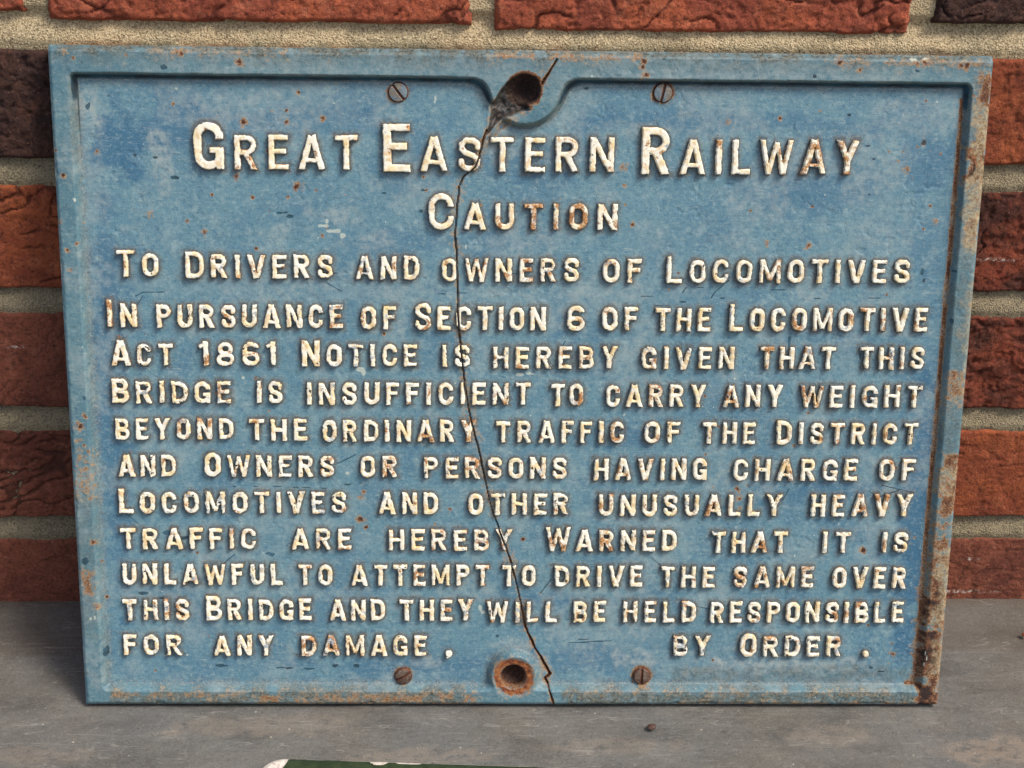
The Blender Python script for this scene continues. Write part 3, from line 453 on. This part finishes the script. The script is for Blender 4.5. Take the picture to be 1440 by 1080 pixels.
def glyph(ch, x, y, w, H, h):
    """signed distance, mm; w width, H height, h half stroke"""
    t = 2 * h; S = lambda a, b, c, d, hh=h: box_seg(x, y, a, b, c, d, hh); U = lambda *a: np.minimum.reduce(a)
    Rr = w * .42
    st = S(h, 0, h, H)
    if ch == 'I': return S(w / 2, 0, w / 2, H)
    if ch == '1': return U(S(w - h, 0, w - h, H), S(w - h, H - h * .9, 0, H - t * 1.1, h * .75))
    if ch == 'L': return U(st, S(0, h * .85, w, h * .85, h * .85))
    if ch == 'T': return U(S(w / 2, 0, w / 2, H), S(0, H - h * .85, w, H - h * .85, h * .85))
    if ch in 'EF':
        d = U(st, S(0, H - h * .85, w, H - h * .85, h * .85), S(0, H * .53, w * .88, H * .53, h * .8))
        return U(d, S(0, h * .85, w, h * .85, h * .85)) if ch == 'E' else d
    if ch == 'H': return U(st, S(w - h, 0, w - h, H), S(0, H * .52, w, H * .52, h * .8))
    if ch == 'O': return ring(x, y, 0, 0, w, H, h, Rr)
    if ch == 'D': return U(st, np.maximum(ring(x, y, -w * .5, 0, w, H, h * .93, Rr), -blk(x, y, -w, -1, 0, H + 1)))
    if ch == 'U': return U(np.maximum(ring(x, y, 0, 0, w, H * 1.6, h, Rr), y - H), )
    if ch in 'CG':
        d = np.maximum(ring(x, y, 0, 0, w, H, h * .95, Rr), -blk(x, y, w * .5, H * .38, w * 1.6, H * .64))
        if ch == 'G': d = U(d, S(w - h, 0, w - h, H * .44), S(w * .52, H * .41, w, H * .41, h * .7))
        return d
    if ch in 'PR':
        d = U(st, np.maximum(ring(x, y, -w * .5, H * .42, w * (.98 if ch == 'P' else .94), H, h * .88, Rr * .8), -x))
        return U(d, np.maximum(S(w * .48, H * .5, w - h * .9, -H * .06), -y)) if ch == 'R' else d
    if ch == 'B':
        return U(st, np.maximum(ring(x, y, -w * .5, H * .48 - h * .4, w * .94, H, h * .85, Rr * .7), -x), np.maximum(ring(x, y, -w * .5, 0, w, H * .48 + h * .9, h * .88, Rr * .75), -x))
    if ch == 'A': return U(np.maximum(S(h * .75, -H * .04, w / 2 - h * .15, H), -y), np.maximum(S(w - h * .75, -H * .04, w / 2 + h * .15, H), -y), S(w * .22, H * .27, w * .78, H * .27, h * .7))
    if ch == 'V': return np.maximum(U(S(h * .75, H * 1.04, w / 2 - h * .15, 0), S(w - h * .75, H * 1.04, w / 2 + h * .15, 0)), y - H)
    if ch == 'Y': return U(np.maximum(U(S(h * .8, H * 1.05, w / 2, H * .42), S(w - h * .8, H * 1.05, w / 2, H * .42)), y - H), S(w / 2, 0, w / 2, H * .48))
    if ch == 'N': return U(st, S(w - h, 0, w - h, H), np.maximum(np.maximum(S(h * .8, H * 1.03, w - h * .8, -H * .03, h * .9), y - H), -y))
    if ch == 'M': return U(S(h * .85, 0, h * .85, H, h * .85), S(w - h * .85, 0, w - h * .85, H, h * .85), np.maximum(U(S(h, H * 1.02, w / 2, H * .12, h * .8), S(w - h, H * 1.02, w / 2, H * .12, h * .8)), y - H))
    if ch == 'W':
        a = .27 * w; b = w - a
        return np.maximum(np.maximum(U(S(h * .6, H * 1.03, a, -.02 * H, h * .8), S(a, -.02 * H, w / 2, H * .95, h * .72), S(w / 2, H * .95, b, -.02 * H, h * .72), S(w - h * .6, H * 1.03, b, -.02 * H, h * .8)), y - H), -y)
    if ch == 'S':
        k = h * 1.05; p = [(w - k, H * .70), (w - k, H * .80), (w * .68, H - k), (w * .32, H - k), (k, H * .80), (k, H * .66), (w * .30, H * .55), (w * .70, H * .45), (w - k, H * .33), (w - k, H * .2), (w * .68, k), (w * .32, k), (k, H * .2), (k, H * .30)]
        return seg_dist(x, y, p) - h * .93
    if ch == '8': return U(ring(x, y, w * .06, H * .47 - h * .5, w * .94, H, h * .88, Rr), ring(x, y, 0, 0, w, H * .47 + h * .8, h * .9, Rr))
    if ch == '6': return U(ring(x, y, 0, 0, w, H * .58, h * .9, Rr), np.maximum(ring(x, y, 0, 0, w, H, h * .92, Rr), -blk(x, y, w * .5, H * .1, w * 2, H * .74)))
    if ch == '.': return np.hypot(x - w / 2, y - w * .75) - w * .72
    if ch == ',': return np.minimum(np.hypot(x - w * .6, y - w * .75) - w * .62, box_seg(x, y, w * .9, w * .4, w * .2, -w * .1, w * .18))
    raise ValueError(ch)
letters = []
rl = random.Random(12)
for (word, x0, x1, yb0, yb1, hs, hb) in WORDS:
    hts = []; ws = []
    for i, ch in enumerate(word):
        big = ch.isupper() or ch.isdigit() and False
        H = hb if big else hs
        C = ch.upper(); hts.append(H); ws.append(WID[C] * H * (1.0 if big else 1.03))
    if len(word) == 1: gap = 0; k = 1.0; x0 = (x0 + x1) / 2 - ws[0] / 2
    else:
        gap = .30 * hs; k = (x1 - x0 - gap * (len(word) - 1)) / sum(ws)
        if k > 1.0: gap += (k - 1.0) * .75 * sum(ws) / (len(word) - 1); k = (x1 - x0 - gap * (len(word) - 1)) / sum(ws)
        if k < .9: gap += (k - .9) * sum(ws) / (len(word) - 1); k = .9
    x = x0
    for i, ch in enumerate(word):
        w = ws[i] * k; f = (x - x0) / max(1, x1 - x0)
        letters.append(dict(ch=ch.upper(), x=x + rl.uniform(-.15, .15), y=yb0 + (yb1 - yb0) * f + rl.uniform(-.15, .15), w=w, H=hts[i] * rl.uniform(.985, 1.01), tilt=rl.uniform(-.012, .012)))
        x += w + gap
def letter_sdf(g, X, Y, seed=None):
    x = X - g['x']; y = Y - g['y']; x = x - g['tilt'] * y
    h = (.104 if g['H'] < 14 else .090) * g['H'] 
    d = glyph(g['ch'], x, y, g['w'], g['H'], h)
    return d

# ---- plate surface
ST = .5
nx, ny = int(2 * W2 / ST) + 1, int(HH / ST) + 1
gxs = np.linspace(-W2, W2, nx); gys = np.linspace(0, HH, ny); X, Y = np.meshgrid(gxs, gys)
D = rim_field(X, Y) + .5 * (fbm(X, Y, 14, 71, 3) - .5)
RUN = 3.4 - 1.2 * sst(300, 330, Y)                # the top draft face is steeper
Z = PZ * (.45 * np.clip(D / RUN, 0, 1) + .55 * sst(0, RUN, D))
Z += .40 * (fbm(X, Y, 60, 72, 2) - .5) + .30 * (fbm(X, Y, 12, 73, 3) - .5) + .16 * (fbm(X, Y, 3, 74, 2) - .5)
pit = sst(.70, .78, fbm(X, Y, 3.4, 75, 2)) * sst(.5, .62, fbm(X, Y, 26, 76, 2)); Z -= .2 * pit
Z += .18 * np.exp(-((D - 3.6) / .8) ** 2) - .9 * sst(300, 330, Y) * np.exp(-((D - 2.7) / .55) ** 2)
e = np.minimum(np.minimum(X + W2, W2 - X), np.minimum(Y, HH - Y)) - .9 * sst(.55, .8, fbm(X, Y, 9, 77, 4))
Z -= 1.5 * (1 - sst(-.6, 1.8, e)) + 1.8 * (1 - sst(.4, 3.2, HH - Y + .8 * (fbm(X, Y, 14, 78, 3) - .5)))
rimpart = D < 3.05
# mounting holes
def polar_noise(cx, cy, s): return .5 * (fbm(X, Y, 3, s, 3) - .5)
dh1 = np.hypot(X - .3, Y - 340.3) + 2 * polar_noise(0, 0, 81); dh2 = np.hypot(X + 1.2, Y - 16.6) + polar_noise(0, 0, 82)
boss = -.9 * (1 - sst(9.5, 13.0, dh2)); Z += boss * .8
Z = np.where(dh1 < 9, np.minimum(Z, -7.8 * (1 - sst(6.6, 8.4, dh1)) - 4.0 * (1 - sst(0, 6.4, dh1)) + 1.0 * (fbm(X, Y, 3, 88, 3) - .5)), Z)
Z = np.where(dh2 < 8.2, np.minimum(Z, -.7 - 6.8 * (1 - sst(6.0, 7.6, dh2)) - 4.0 * (1 - sst(0, 6.0, dh2)) + .8 * (fbm(X, Y, 2.5, 89, 3) - .5)), Z)
# broken-out gouge and crack
dg = poly_sdf(X, Y, [tuple(p) for p in GOUGE]) + 1.0 * (fbm(X, Y, 4, 83, 3) - .5)
gz = -10.5 + 3.6 * fbm(X, Y, 3.5, 84, 4, .6) + 2.4 * sst(-2.6, 0, dg) + 1.2 * np.abs(fbm(X, Y, 2.2, 87, 3) - .5) ; Z = np.where(dg < .6, np.minimum(Z, Z * sst(-.8, .6, dg) + gz * (1 - sst(-.8, .6, dg))), Z)
dtz = poly_sdf(X, Y, [tuple(p) for p in TANF]); Z -= 1.5 * (1 - sst(-1.6, .4, dtz)) * np.where(dh1 < 9, 0, 1)
dc = crack_dist(X + .7 * (fbm(X, Y, 5, 85, 3) - .5), Y)
cw = .29 + .38 * (fbm(X, Y, 9, 86, 2) - .5)
side = np.sign(X - np.interp(Y, [p[1] for p in CR2][::-1], [p[0] for p in CR2][::-1]))
Z += np.where(side > 0, .35, -.1) * np.exp(-dc / 8.0)
Z -= 2.6 * (1 - sst(cw * .35, cw * 1.5, dc)) * np.where(dh1 < 9, 0, 1)
# colour masks (where paint, rust, dirt and painted shade are)
rust = np.zeros_like(X); nz3 = fbm(X, Y, 2.4, 91, 4) - .5; nz8 = fbm(X, Y, 8, 92, 4) - .5
def local(x, y, r):
    i0, i1 = np.searchsorted(gxs, (x - r, x + r)); j0, j1 = np.searchsorted(gys, (y - r, y + r)); return (slice(j0, j1), slice(i0, i1))
for x, y, r in SPOTS:
    s = local(x, y, r * 2.2 + 2)
    q = np.hypot(X[s] - x, Y[s] - y) / r + 1.5 * nz3[s]
    rust[s] = np.maximum(rust[s], .60 * (1 - sst(-.1, .42, q)) + .30 * (1 - sst(.5, 1.35, q)))
def region(x0, x1, y0, y1, a, soft=3.0, nscale=1.0, thr=0.0):
    q = np.maximum(np.maximum(x0 - X, X - x1), np.maximum(y0 - Y, Y - y1)) + 14 * nscale * nz8
    return a * (1 - sst(-soft, soft, q - thr))
for g in ((232, 242, 285, 352, .55), (230, 242, 296, 312, .95), (232, 240, 262, 300, .55), (229, 242, 175, 196, .5), (229, 242, 112, 150, .55), (229, 242, 62, 108, .7), (226, 238, -4, 66, 1.0), (236, 242, 5, 70, .45),
          (228, 241, -3, 9, .85), (-226, -150, 3, 9, .36), (-145, -20, -1, 8, .40), (25, 215, 5, 9, .30), (90, 225, -1, 2.5, .45), (-240, -229, 62, 80, .38), (-238, -228, 120, 150, .4), (150, 238, 354, 358, .42), (-190, -120, 354, 359, .3), (-20, 60, 354, 359, .42)):
    rust = np.maximum(rust, region(*g) * (.78 + 1.1 * nz3 + 2.2 * nz8))
orange = (1 - sst(10.0, 12.6, dh2 + 5 * nz8 + 2 * nz3)) * sst(7.0, 8.2, dh2) * (.80 + .8 * nz8)
cream = np.maximum.reduce([region(*g, 1.2) for g in ((233, 240, 52, 92, .62), (233, 241, 258, 335, .7), (231, 238, 124, 140, .6), (234, 240, 20, 40, .5), (236, 241, 180, 250, .4))]); orange = np.maximum(orange, .5 * region(231, 239, 120, 135, 1.0)); orange = np.maximum(orange, .30 * region(229, 236, 4, 48, 1.0)); orange = np.maximum(orange, .6 * region(231, 240, 300, 312, 1.0))
rust = np.maximum(rust, (1 - sst(7.4, 8.6, dh2)) * (.42 + .45 * (1 - sst(6, 7, dh2))))
rust = np.maximum(rust, (1 - sst(11, 15, dh2 + 5 * nz8)) * .30)
rust = np.maximum(rust, (1 - sst(9.0, 10.2, dh1 + 2 * nz3)) * .6)
rust = np.maximum(rust, (1 - sst(.4, 1.4, dc + 2.0 * nz8)) * (.30 + .35 * sst(70, 20, Y) + .3 * sst(300, 340, Y)))
rust = np.maximum(rust, (1 - sst(1.0, 4.5, dc + 8.0 * nz8)) * .20)
fr = 1 - sst(.8, 1.7, np.abs(D - 3.6) + 1.2 * nz8)
rust = np.maximum(rust, fr * (X > 221) * (Y < 338 + 10 * nz8) * (.50 + .9 * nz8)); pass
rust = np.maximum(rust, .25 * (1 - sst(.0, 1.6, np.abs(dg - .3) + 1.2 * nz3)))
dt = poly_sdf(X, Y, [tuple(p) for p in TANF]) + .8 * nz3
rust = np.where(dt < .6, np.maximum(rust * (1 - sst(.6, -.2, dt)), .24 + .25 * nz3), rust)
iron = (1 - sst(-.5, .1, dg)) * sst(7.0, 8.4, dh1) * .9; iron = np.maximum(iron, (1 - sst(7.6, 8.6, dh1)) * sst(6.0, 7.2, dh1) * .8)
rust = np.maximum(rust, (1 - sst(7.2, 8.6, dh1)) * (.86 + .14 * (1 - sst(4.5, 6.8, dh1))))
iron = np.maximum(iron, .6 * (1 - sst(cw * .5, cw * 1.1, dc)))
chip = np.zeros_like(X); white = np.zeros_like(X)  # chip also takes the painted shade under the top lip
for src, dst in ((CHIPS, chip), (WCHIPS, white)):
    for x, y, rx, ry in src:
        rx = max(rx, .35); ry = max(ry, .35); s = local(x, y, max(rx, ry) * 1.8 + 1)
        q = np.hypot((X[s] - x) / rx, (Y[s] - y) / ry) + 1.4 * nz3[s] * (1.0 if min(rx, ry) > .6 else .5); dst[s] = np.maximum(dst[s], 1 - sst(.6, 1.15, q))
for s_ in SCR:
    xs_ = [p[0] for p in s_]; ys_ = [p[1] for p in s_]; cx, cy = np.mean(xs_), np.mean(ys_); s = local(cx, cy, 16)
    chip[s] = np.maximum(chip[s], .9 * (1 - sst(.1, .5, seg_dist(X[s], Y[s], s_) + .3 * nz3[s])))
deep = np.zeros_like(X); pale = np.zeros_like(X)
for x, y, rx, ry, a in ((-205, 310, 16, 24, .9), (-180, 322, 22, 16, .7), (-217, 170, 9, 130, .7), (218, 110, 9, 110, .95), (150, 300, 40, 22, .4), (0, 305, 45, 14, .5), (-120, 322, 90, 8, .5), (95, 325, 90, 6, .5), (40, 26, 60, 8, .6), (-60, 22, 60, 6, .5), (175, 125, 25, 8, .7), (215, 305, 18, 18, .6), (10, 60, 40, 6, .5), (50, 155, 30, 6, .5), (-60, 260, 30, 10, .4)):
    q = np.hypot((X - x) / rx, (Y - y) / ry) + 1.6 * nz8; deep = np.maximum(deep, a * (1 - sst(.55, 1.1, q)))
for x, y, rx, ry, a in ((-222, 330, 8, 14, .9), (-187, 300, 7, 22, .8), (-130, 325, 40, 10, .5), (140, 22, 62, 7, 1.0), (-150, 330, 28, 10, .6), (40, 232, 30, 12, .5), (-95, 275, 18, 6, .6), (-80, 262, 14, 7, .7), (70, 27, 18, 9, .9), (65, 320, 26, 6, .6), (180, 300, 20, 20, .5), (-1, 35, 16, 4, .9), (16, 20, 5, 12, .8), (-100, 240, 120, 14, .3), (-10, 315, 10, 16, .8), (-50, 24, 12, 5, .7), (120, 350, 110, 6, .6), (-120, 350, 100, 6, .5)):
    q = np.hypot((X - x) / rx, (Y - y) / ry) + 1.6 * nz8; pale = np.maximum(pale, a * (1 - sst(.45, 1.1, q)))
pale = np.maximum(pale, .45 * sst(.52, .66, fbm(X, Y, 22, 95, 5)))
halo = np.zeros_like(X)
grime_shade = np.zeros_like(X)
for g in ((-226, -30, -2, 9, 1.0), (25, 228, -2, 9, 1.0), (90, 222, 12, 21, .55), (-235, 236, 355.5, 362, 1.0), (-230, 232, 351, 357, .35), (229, 240, 0, 350, .5), (-240, -229, 40, 130, .35)):
    grime_shade = np.maximum(grime_shade, region(*g, 2.5, .6))
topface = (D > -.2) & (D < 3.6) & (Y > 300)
lip_shade = (1 - sst(.7, 1.25, np.abs(D - 1.9) + .5 * nz3)) * sst(326, 337, Y) * .78; chip = np.maximum(chip, lip_shade)  # shade under the top lip, painted through the dark chip mask
grime_shade = np.maximum(grime_shade, np.where(topface, .5, 0))  # draft face near the top darkened: some dirt plus painted shade
for g in letters:
    s = local(g['x'] + g['w'] / 2, g['y'] + g['H'] / 2, max(g['w'], g['H']) * .5 + 4.5)
    d = letter_sdf(g, X[s], Y[s]); halo[s] = np.maximum(halo[s], 1 - sst(.6, 3.4, d + 2.2 * nz8[s]))
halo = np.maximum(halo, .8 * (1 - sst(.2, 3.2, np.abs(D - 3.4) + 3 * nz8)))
for sx, sy in ((-64.2, 338), (71.4, 339.2), (-62.9, 15.8), (71.2, 16)):
    q = np.hypot(X - sx, Y - sy) + 3 * nz8; halo = np.maximum(halo, .9 * (1 - sst(5, 8.5, q))); rust = np.maximum(rust, .5 * (1 - sst(5.0, 6.6, q)))
rust = np.clip(rust, 0, 1)
V = np.stack([X, Y, Z], -1).reshape(-1, 3)
dzx = np.gradient(Z, gxs, axis=1); dzy = np.gradient(Z, gys, axis=0)
N = np.stack([-dzx, -dzy, np.ones_like(Z)], -1); N /= np.linalg.norm(N, axis=-1, keepdims=True); N = N.reshape(-1, 3)
F = grid_faces(nx, ny)
A = dict(rust=rust.ravel(), chip=chip.ravel(), white=white.ravel(), deep=deep.ravel(), pale=pale.ravel(), halo=halo.ravel(), grime_shade=grime_shade.ravel(), orange=orange.ravel(), cream=cream.ravel(), iron=iron.ravel())
fm = rimpart.ravel()[F].any(1)
M_rim, M_panel = mat_paint(True), mat_paint(False)
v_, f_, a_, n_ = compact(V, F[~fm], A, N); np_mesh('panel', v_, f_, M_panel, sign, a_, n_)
# rim with its outer edge and the back
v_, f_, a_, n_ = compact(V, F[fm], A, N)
ringi = np.concatenate([np.arange(nx), nx * np.arange(1, ny) + nx - 1, (ny - 1) * nx + np.arange(nx - 2, -1, -1), nx * np.arange(ny - 2, 0, -1)])
Bt = V[ringi]; m_ = len(ringi); wv = .35 * (fbm(Bt[:, 0], Bt[:, 1], 18, 97, 3) - .5)
outn = np.zeros((m_, 3)); outn[:nx, 1] = -1; outn[nx:nx + ny - 2, 0] = 1; outn[nx + ny - 2:2 * nx + ny - 3, 1] = 1; outn[2 * nx + ny - 3:, 0] = -1
Bm = Bt.copy(); Bm += outn * .25; Bm[:, 2] = -4 + wv; Bb = Bt.copy(); Bb[:, 2] = -TH
k0 = len(v_); i = np.arange(m_); j = (i + 1) % m_
V2 = np.concatenate([v_, Bt, Bm, Bb]); N2 = np.concatenate([n_, outn, outn, outn])
Fs = [np.stack([k0 + i, k0 + m_ + i, k0 + m_ + j, k0 + j], 1), np.stack([k0 + m_ + i, k0 + 2 * m_ + i, k0 + 2 * m_ + j, k0 + m_ + j], 1)]
c4 = len(V2); V2 = np.concatenate([V2, [[-W2, 0, -TH], [W2, 0, -TH], [W2, HH, -TH], [-W2, HH, -TH]]]); N2 = np.concatenate([N2, np.tile([0, 0, -1.], (4, 1))])
Fs.append(np.array([[c4, c4 + 3, c4 + 2, c4 + 1]]))
ex = {k: A[k][ringi] for k in A}; ex['rust'] = np.maximum(ex['rust'], .5 * sst(.5, .7, fbm(Bt[:, 0], Bt[:, 1], 9, 98, 3))); ex['pale'] = np.full(m_, .5); ex['grime_shade'] = np.full(m_, .9)
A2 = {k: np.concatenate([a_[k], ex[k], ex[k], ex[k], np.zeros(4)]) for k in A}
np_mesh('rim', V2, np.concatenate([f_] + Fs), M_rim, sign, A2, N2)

# ---- raised letters, each its own casting
M_let = mat_letter()
LH = 2.9
def letter_mesh(g, n):
    st = .30 if g['H'] < 14 else .40
    m = 1.2; xs = np.arange(-m, g['w'] + m + abs(g['tilt']) * g['H'] + st, st); ys = np.arange(-m, g['H'] + m, st); x, y = np.meshgrid(xs, ys)
    gx_, gy_ = x + g['x'], y + g['y']
    d = letter_sdf(g, gx_, gy_)
    wr = g['wear']
    d = d + (.55 + .3 * wr) * (fbm(x, y, 3.0, 300 + n * 3, 3) - .5) + .22 * (fbm(x, y, 1.0, 301 + n * 3, 2) - .5)
    d = d + .09; nick = sst(.66 - .08 * wr, .72 - .08 * wr, fbm(x, y, 2.2, 700 + n, 2)); d = d + .28 * nick
    dc_ = crack_dist(gx_, gy_); d = np.maximum(d, .55 - dc_)
    ht = 1 - sst(-.26, .42, d); lh = LH * (1.12 if g['H'] > 14 else 1.0)
    z = (lh + .35) * ht - .35 + ht * (.35 * (fbm(x, y, 4.5, 302 + n * 3, 2) - .5) - .25 * wr * sst(.58, .64, fbm(x, y, 2.6, 800 + n, 3)))
    F = grid_faces(len(xs), len(ys)); keep = (d.ravel()[F] < .55).any(1); F = F[keep]
    V = np.stack([x, y, z], -1).reshape(-1, 3)
    on = np.ones(len(V)); return compact(V, F, {'cap': ht.ravel(), 'wear': on * g['wear'], 'rusty': on * g['rusty']})
for g in letters:
    g['wear'] = min(1, max(0, -.05 + .75 * rl.random() ** 1.4 + .30 * (1 - g['y'] / 300.0) - (.35 if g['H'] > 14 else 0)))
    g['rusty'] = rl.choice([0, 0, 0, 0, .25, .5]) * (.6 if g['H'] > 14 else 1)
for x, y, r, a in RUSTY:
    for g in letters:
        if math.hypot(g['x'] + g['w'] / 2 - x, g['y'] + g['H'] / 2 - y) < r: g['rusty'] = a
order = sorted(range(len(letters)), key=lambda i: -letters[i]['w'] * letters[i]['H'])
single = set(order[:296])
sV, sF, sC, off = [], [], [], 0
for i, g in enumerate(letters):
    v_, f_, a_, _ = letter_mesh(g, i)
    if i in single:
        np_mesh('letter', v_, f_, M_let, sign, a_, loc=(g['x'], g['y'], PZ))
    else:
        sV.append(v_ + np.array([g['x'], g['y'], PZ])); sF.append(f_ + off); sC.append(a_); off += len(v_)
if sV:
    o = np_mesh('narrow_letters', np.concatenate(sV), np.concatenate(sF), M_let, sign, {k: np.concatenate([c_[k] for c_ in sC]) for k in ('cap', 'wear', 'rusty')}); o['kind'] = 'stuff'

# ---- slotted screws
SA = mat_screw('blue_painted_screw', srgb(112, 130, 140), srgb(128, 118, 104)); SB = mat_screw('rusty_screw', srgb(112, 92, 78), srgb(84, 60, 50))
for (sx, sy, r, ang, mt, seed) in ((-64.2, 338.0, 5.3, -52, SA, 1), (71.4, 339.2, 5.2, 78, SA, 2), (-62.9, 15.6, 5.0, 28, SB, 3), (71.2, 15.8, 5.0, 88, SB, 4)):
    nr, na = 22, 72; rr = np.linspace(0, 1, nr)[:, None]; th = np.linspace(0, 2 * math.pi, na, endpoint=False)[None, :]
    x = r * rr * np.cos(th); y = r * rr * np.sin(th); rad = np.broadcast_to(rr * r, x.shape)
    z = 1.5 - .5 * (rad / r) ** 2 - 1.0 * sst(r - .8, r, rad) + .25 * (fbm(x, y, 1.5, 500 + seed, 3) - .5)
    ca, sa = math.cos(math.radians(ang)), math.sin(math.radians(ang)); q = np.abs(-x * sa + y * ca)
    z = z - .95 * (1 - sst(.42, .68, q)); V = np.stack([x, y, z], -1).reshape(-1, 3)
    V = np.concatenate([V, V[-na:] * np.array([1, 1, 0]) + np.array([0, 0, -1.0])])
    a = (np.arange(nr)[:, None] * na + np.arange(na)[None, :]); b = np.roll(a, -1, 1)
    F = np.stack([a[:-1], a[1:], b[1:], b[:-1]], -1).reshape(-1, 4)
    edge = np.concatenate([np.maximum(sst(r - 1.1, r - .2, rad), 1 - sst(.5, .8, q)).ravel(), np.ones(na)])
    np_mesh('screw', V, F, mt, sign, {'edge': edge}, loc=(sx, sy, PZ + (.2 if sy > 100 else .9)))

# ------------------------------------------------------------ green board on the ledge in front
m = Mat('chipped_green_enamel'); n1 = m.noise(6, 4); n2 = m.noise(2, 5, .7)
c = m.mx(m.ss(n1, .4, .6), srgb(40, 54, 30), srgb(54, 66, 40)); c = m.mx(m.ma('MULTIPLY', m.ss(n2, .5, .7), .5), c, srgb(30, 40, 24))
cj = m.ma('ADD', m.at('bare'), m.ma('MULTIPLY', m.ma('SUBTRACT', n2, .5), .4)); c = m.mx(m.ss(cj, .4, .55), c, m.mx(m.ss(n2, .45, .62), srgb(228, 220, 208), srgb(190, 170, 156)))
M_green = m.done(c, .35, m.bump(n2, .3, .6))
bo = bpy.data.objects.new('green_board', None); col.objects.link(bo); bo.location = (-.119, -.1432, .0006); bo.rotation_euler = (0, 0, math.radians(-3.2))
bo['label'] = 'dark green enamelled board with a chipped white corner, lying flat in front of the notice'; bo['category'] = 'board'
BW, BD, BT, RC = 420.0, 260.0, 4.0, 13.0
xs = grid_axis([(0, 180, 1.5), (180, BW, 12)]); ys = -grid_axis([(0, 30, 1.5), (30, BD, 12)])[::-1]; X, Y = np.meshgrid(xs, ys)
qx = np.abs(X - BW / 2) - BW / 2 + RC; qy = np.abs(Y + BD / 2) - BD / 2 + RC
ed = -(np.hypot(np.maximum(qx, 0), np.maximum(qy, 0)) + np.minimum(np.maximum(qx, qy), 0) - RC)
dirx = np.where((qx > 0) & (qy > 0), qx / (np.hypot(qx, qy) + 1e-6), 0) * np.sign(X - BW / 2); diry = np.where((qx > 0) & (qy > 0), qy / (np.hypot(qx, qy) + 1e-6), 0) * np.sign(Y + BD / 2)
X = X + np.minimum(ed, 0) * dirx; Y = Y + np.minimum(ed, 0) * diry; ed = np.maximum(ed, 0)
Zb = BT - 1.2 * (1 - sst(0, 1.8, ed)) - .3 * sst(.4, .5, 0 * X)
bare = (1 - sst(9, 15, np.hypot(X - 2, Y + 2) + 3 * (fbm(X, Y, 5, 201) - .5))) 
bare = np.maximum(bare, (1 - sst(.2, .9, ed + 2.2 * (fbm(X, Y, 9, 202) - .38)))); bare = np.maximum(bare, 1 - sst(.7, 1.2, np.hypot((X - 62) / 5, (Y + 1.5) / 2))); bare = np.maximum(bare, 1 - sst(.7, 1.2, np.hypot((X - 78) / 7, (Y + 1.2) / 1.6)))
nx_, ny_ = len(xs), len(ys); V = np.stack([X, Y, Zb], -1).reshape(-1, 3); F = grid_faces(nx_, ny_)
rg_ = np.concatenate([np.arange(nx_), nx_ * np.arange(1, ny_) + nx_ - 1, (ny_ - 1) * nx_ + np.arange(nx_ - 2, -1, -1), nx_ * np.arange(ny_ - 2, 0, -1)])
k0, m_ = len(V), len(rg_); i = np.arange(m_); j = (i + 1) % m_; Bq = V[rg_].copy(); Bl = Bq.copy(); Bl[:, 2] = 0
np_mesh('sheet', np.concatenate([V, Bq, Bl]), np.concatenate([F, np.stack([k0 + j, k0 + i, k0 + m_ + i, k0 + m_ + j], 1)]), M_green, bo, {'bare': np.concatenate([bare.ravel(), np.full(m_, .2), np.zeros(m_)])})

# ------------------------------------------------------------ crumb on the ledge
def crumb(name, label, cat, x, y, z, sx, sy, sz, rot, c0, c1, seed):
    m = Mat(name + '_skin'); n = m.noise(1.2, 4, .7); mt = m.done(m.mx(m.ss(n, .4, .6), c0, c1), .75, m.bump(n, .3, .8))
    nr, na = 14, 22; u = np.linspace(0, math.pi, nr)[:, None]; t = np.linspace(0, 2 * math.pi, na, endpoint=False)[None, :]
    k = 1 + .5 * (fbm(u * 3 + 0 * t, np.cos(t) * 1.5 + np.sin(t) * .7 + 0 * u, 1.0, seed, 3) - .5) * np.sin(u)
    X = sx * np.sin(u) * np.cos(t) * k; Y = sy * np.sin(u) * np.sin(t) * k; Z = sz * np.cos(u) * k + 0 * t
    a = (np.arange(nr)[:, None] * na + np.arange(na)[None, :]); b = np.roll(a, -1, 1); F = np.stack([a[:-1], a[1:], b[1:], b[:-1]], -1).reshape(-1, 4)
    o = np_mesh(name, np.stack([X, Y, Z], -1).reshape(-1, 3), F, mt, None, loc=(x, y, z + sz * .8)); o.rotation_euler = (0, 0, rot)
    o['label'] = label; o['category'] = cat
crumb('stone_chip', 'small dark brown chip lying on the grey ledge below the notice', 'chip', 91.9, -117.5, .2, 2.6, 2.0, 1.3, .5, srgb(64, 42, 34), srgb(92, 66, 54), 5)
crumb('brick_crumb', 'tiny orange brick crumb on the ledge at the right, near the wall', 'crumb', 327.5, -37.0, 1.2, 1.6, 1.8, 1.0, .2, srgb(150, 74, 46), srgb(120, 56, 36), 9)
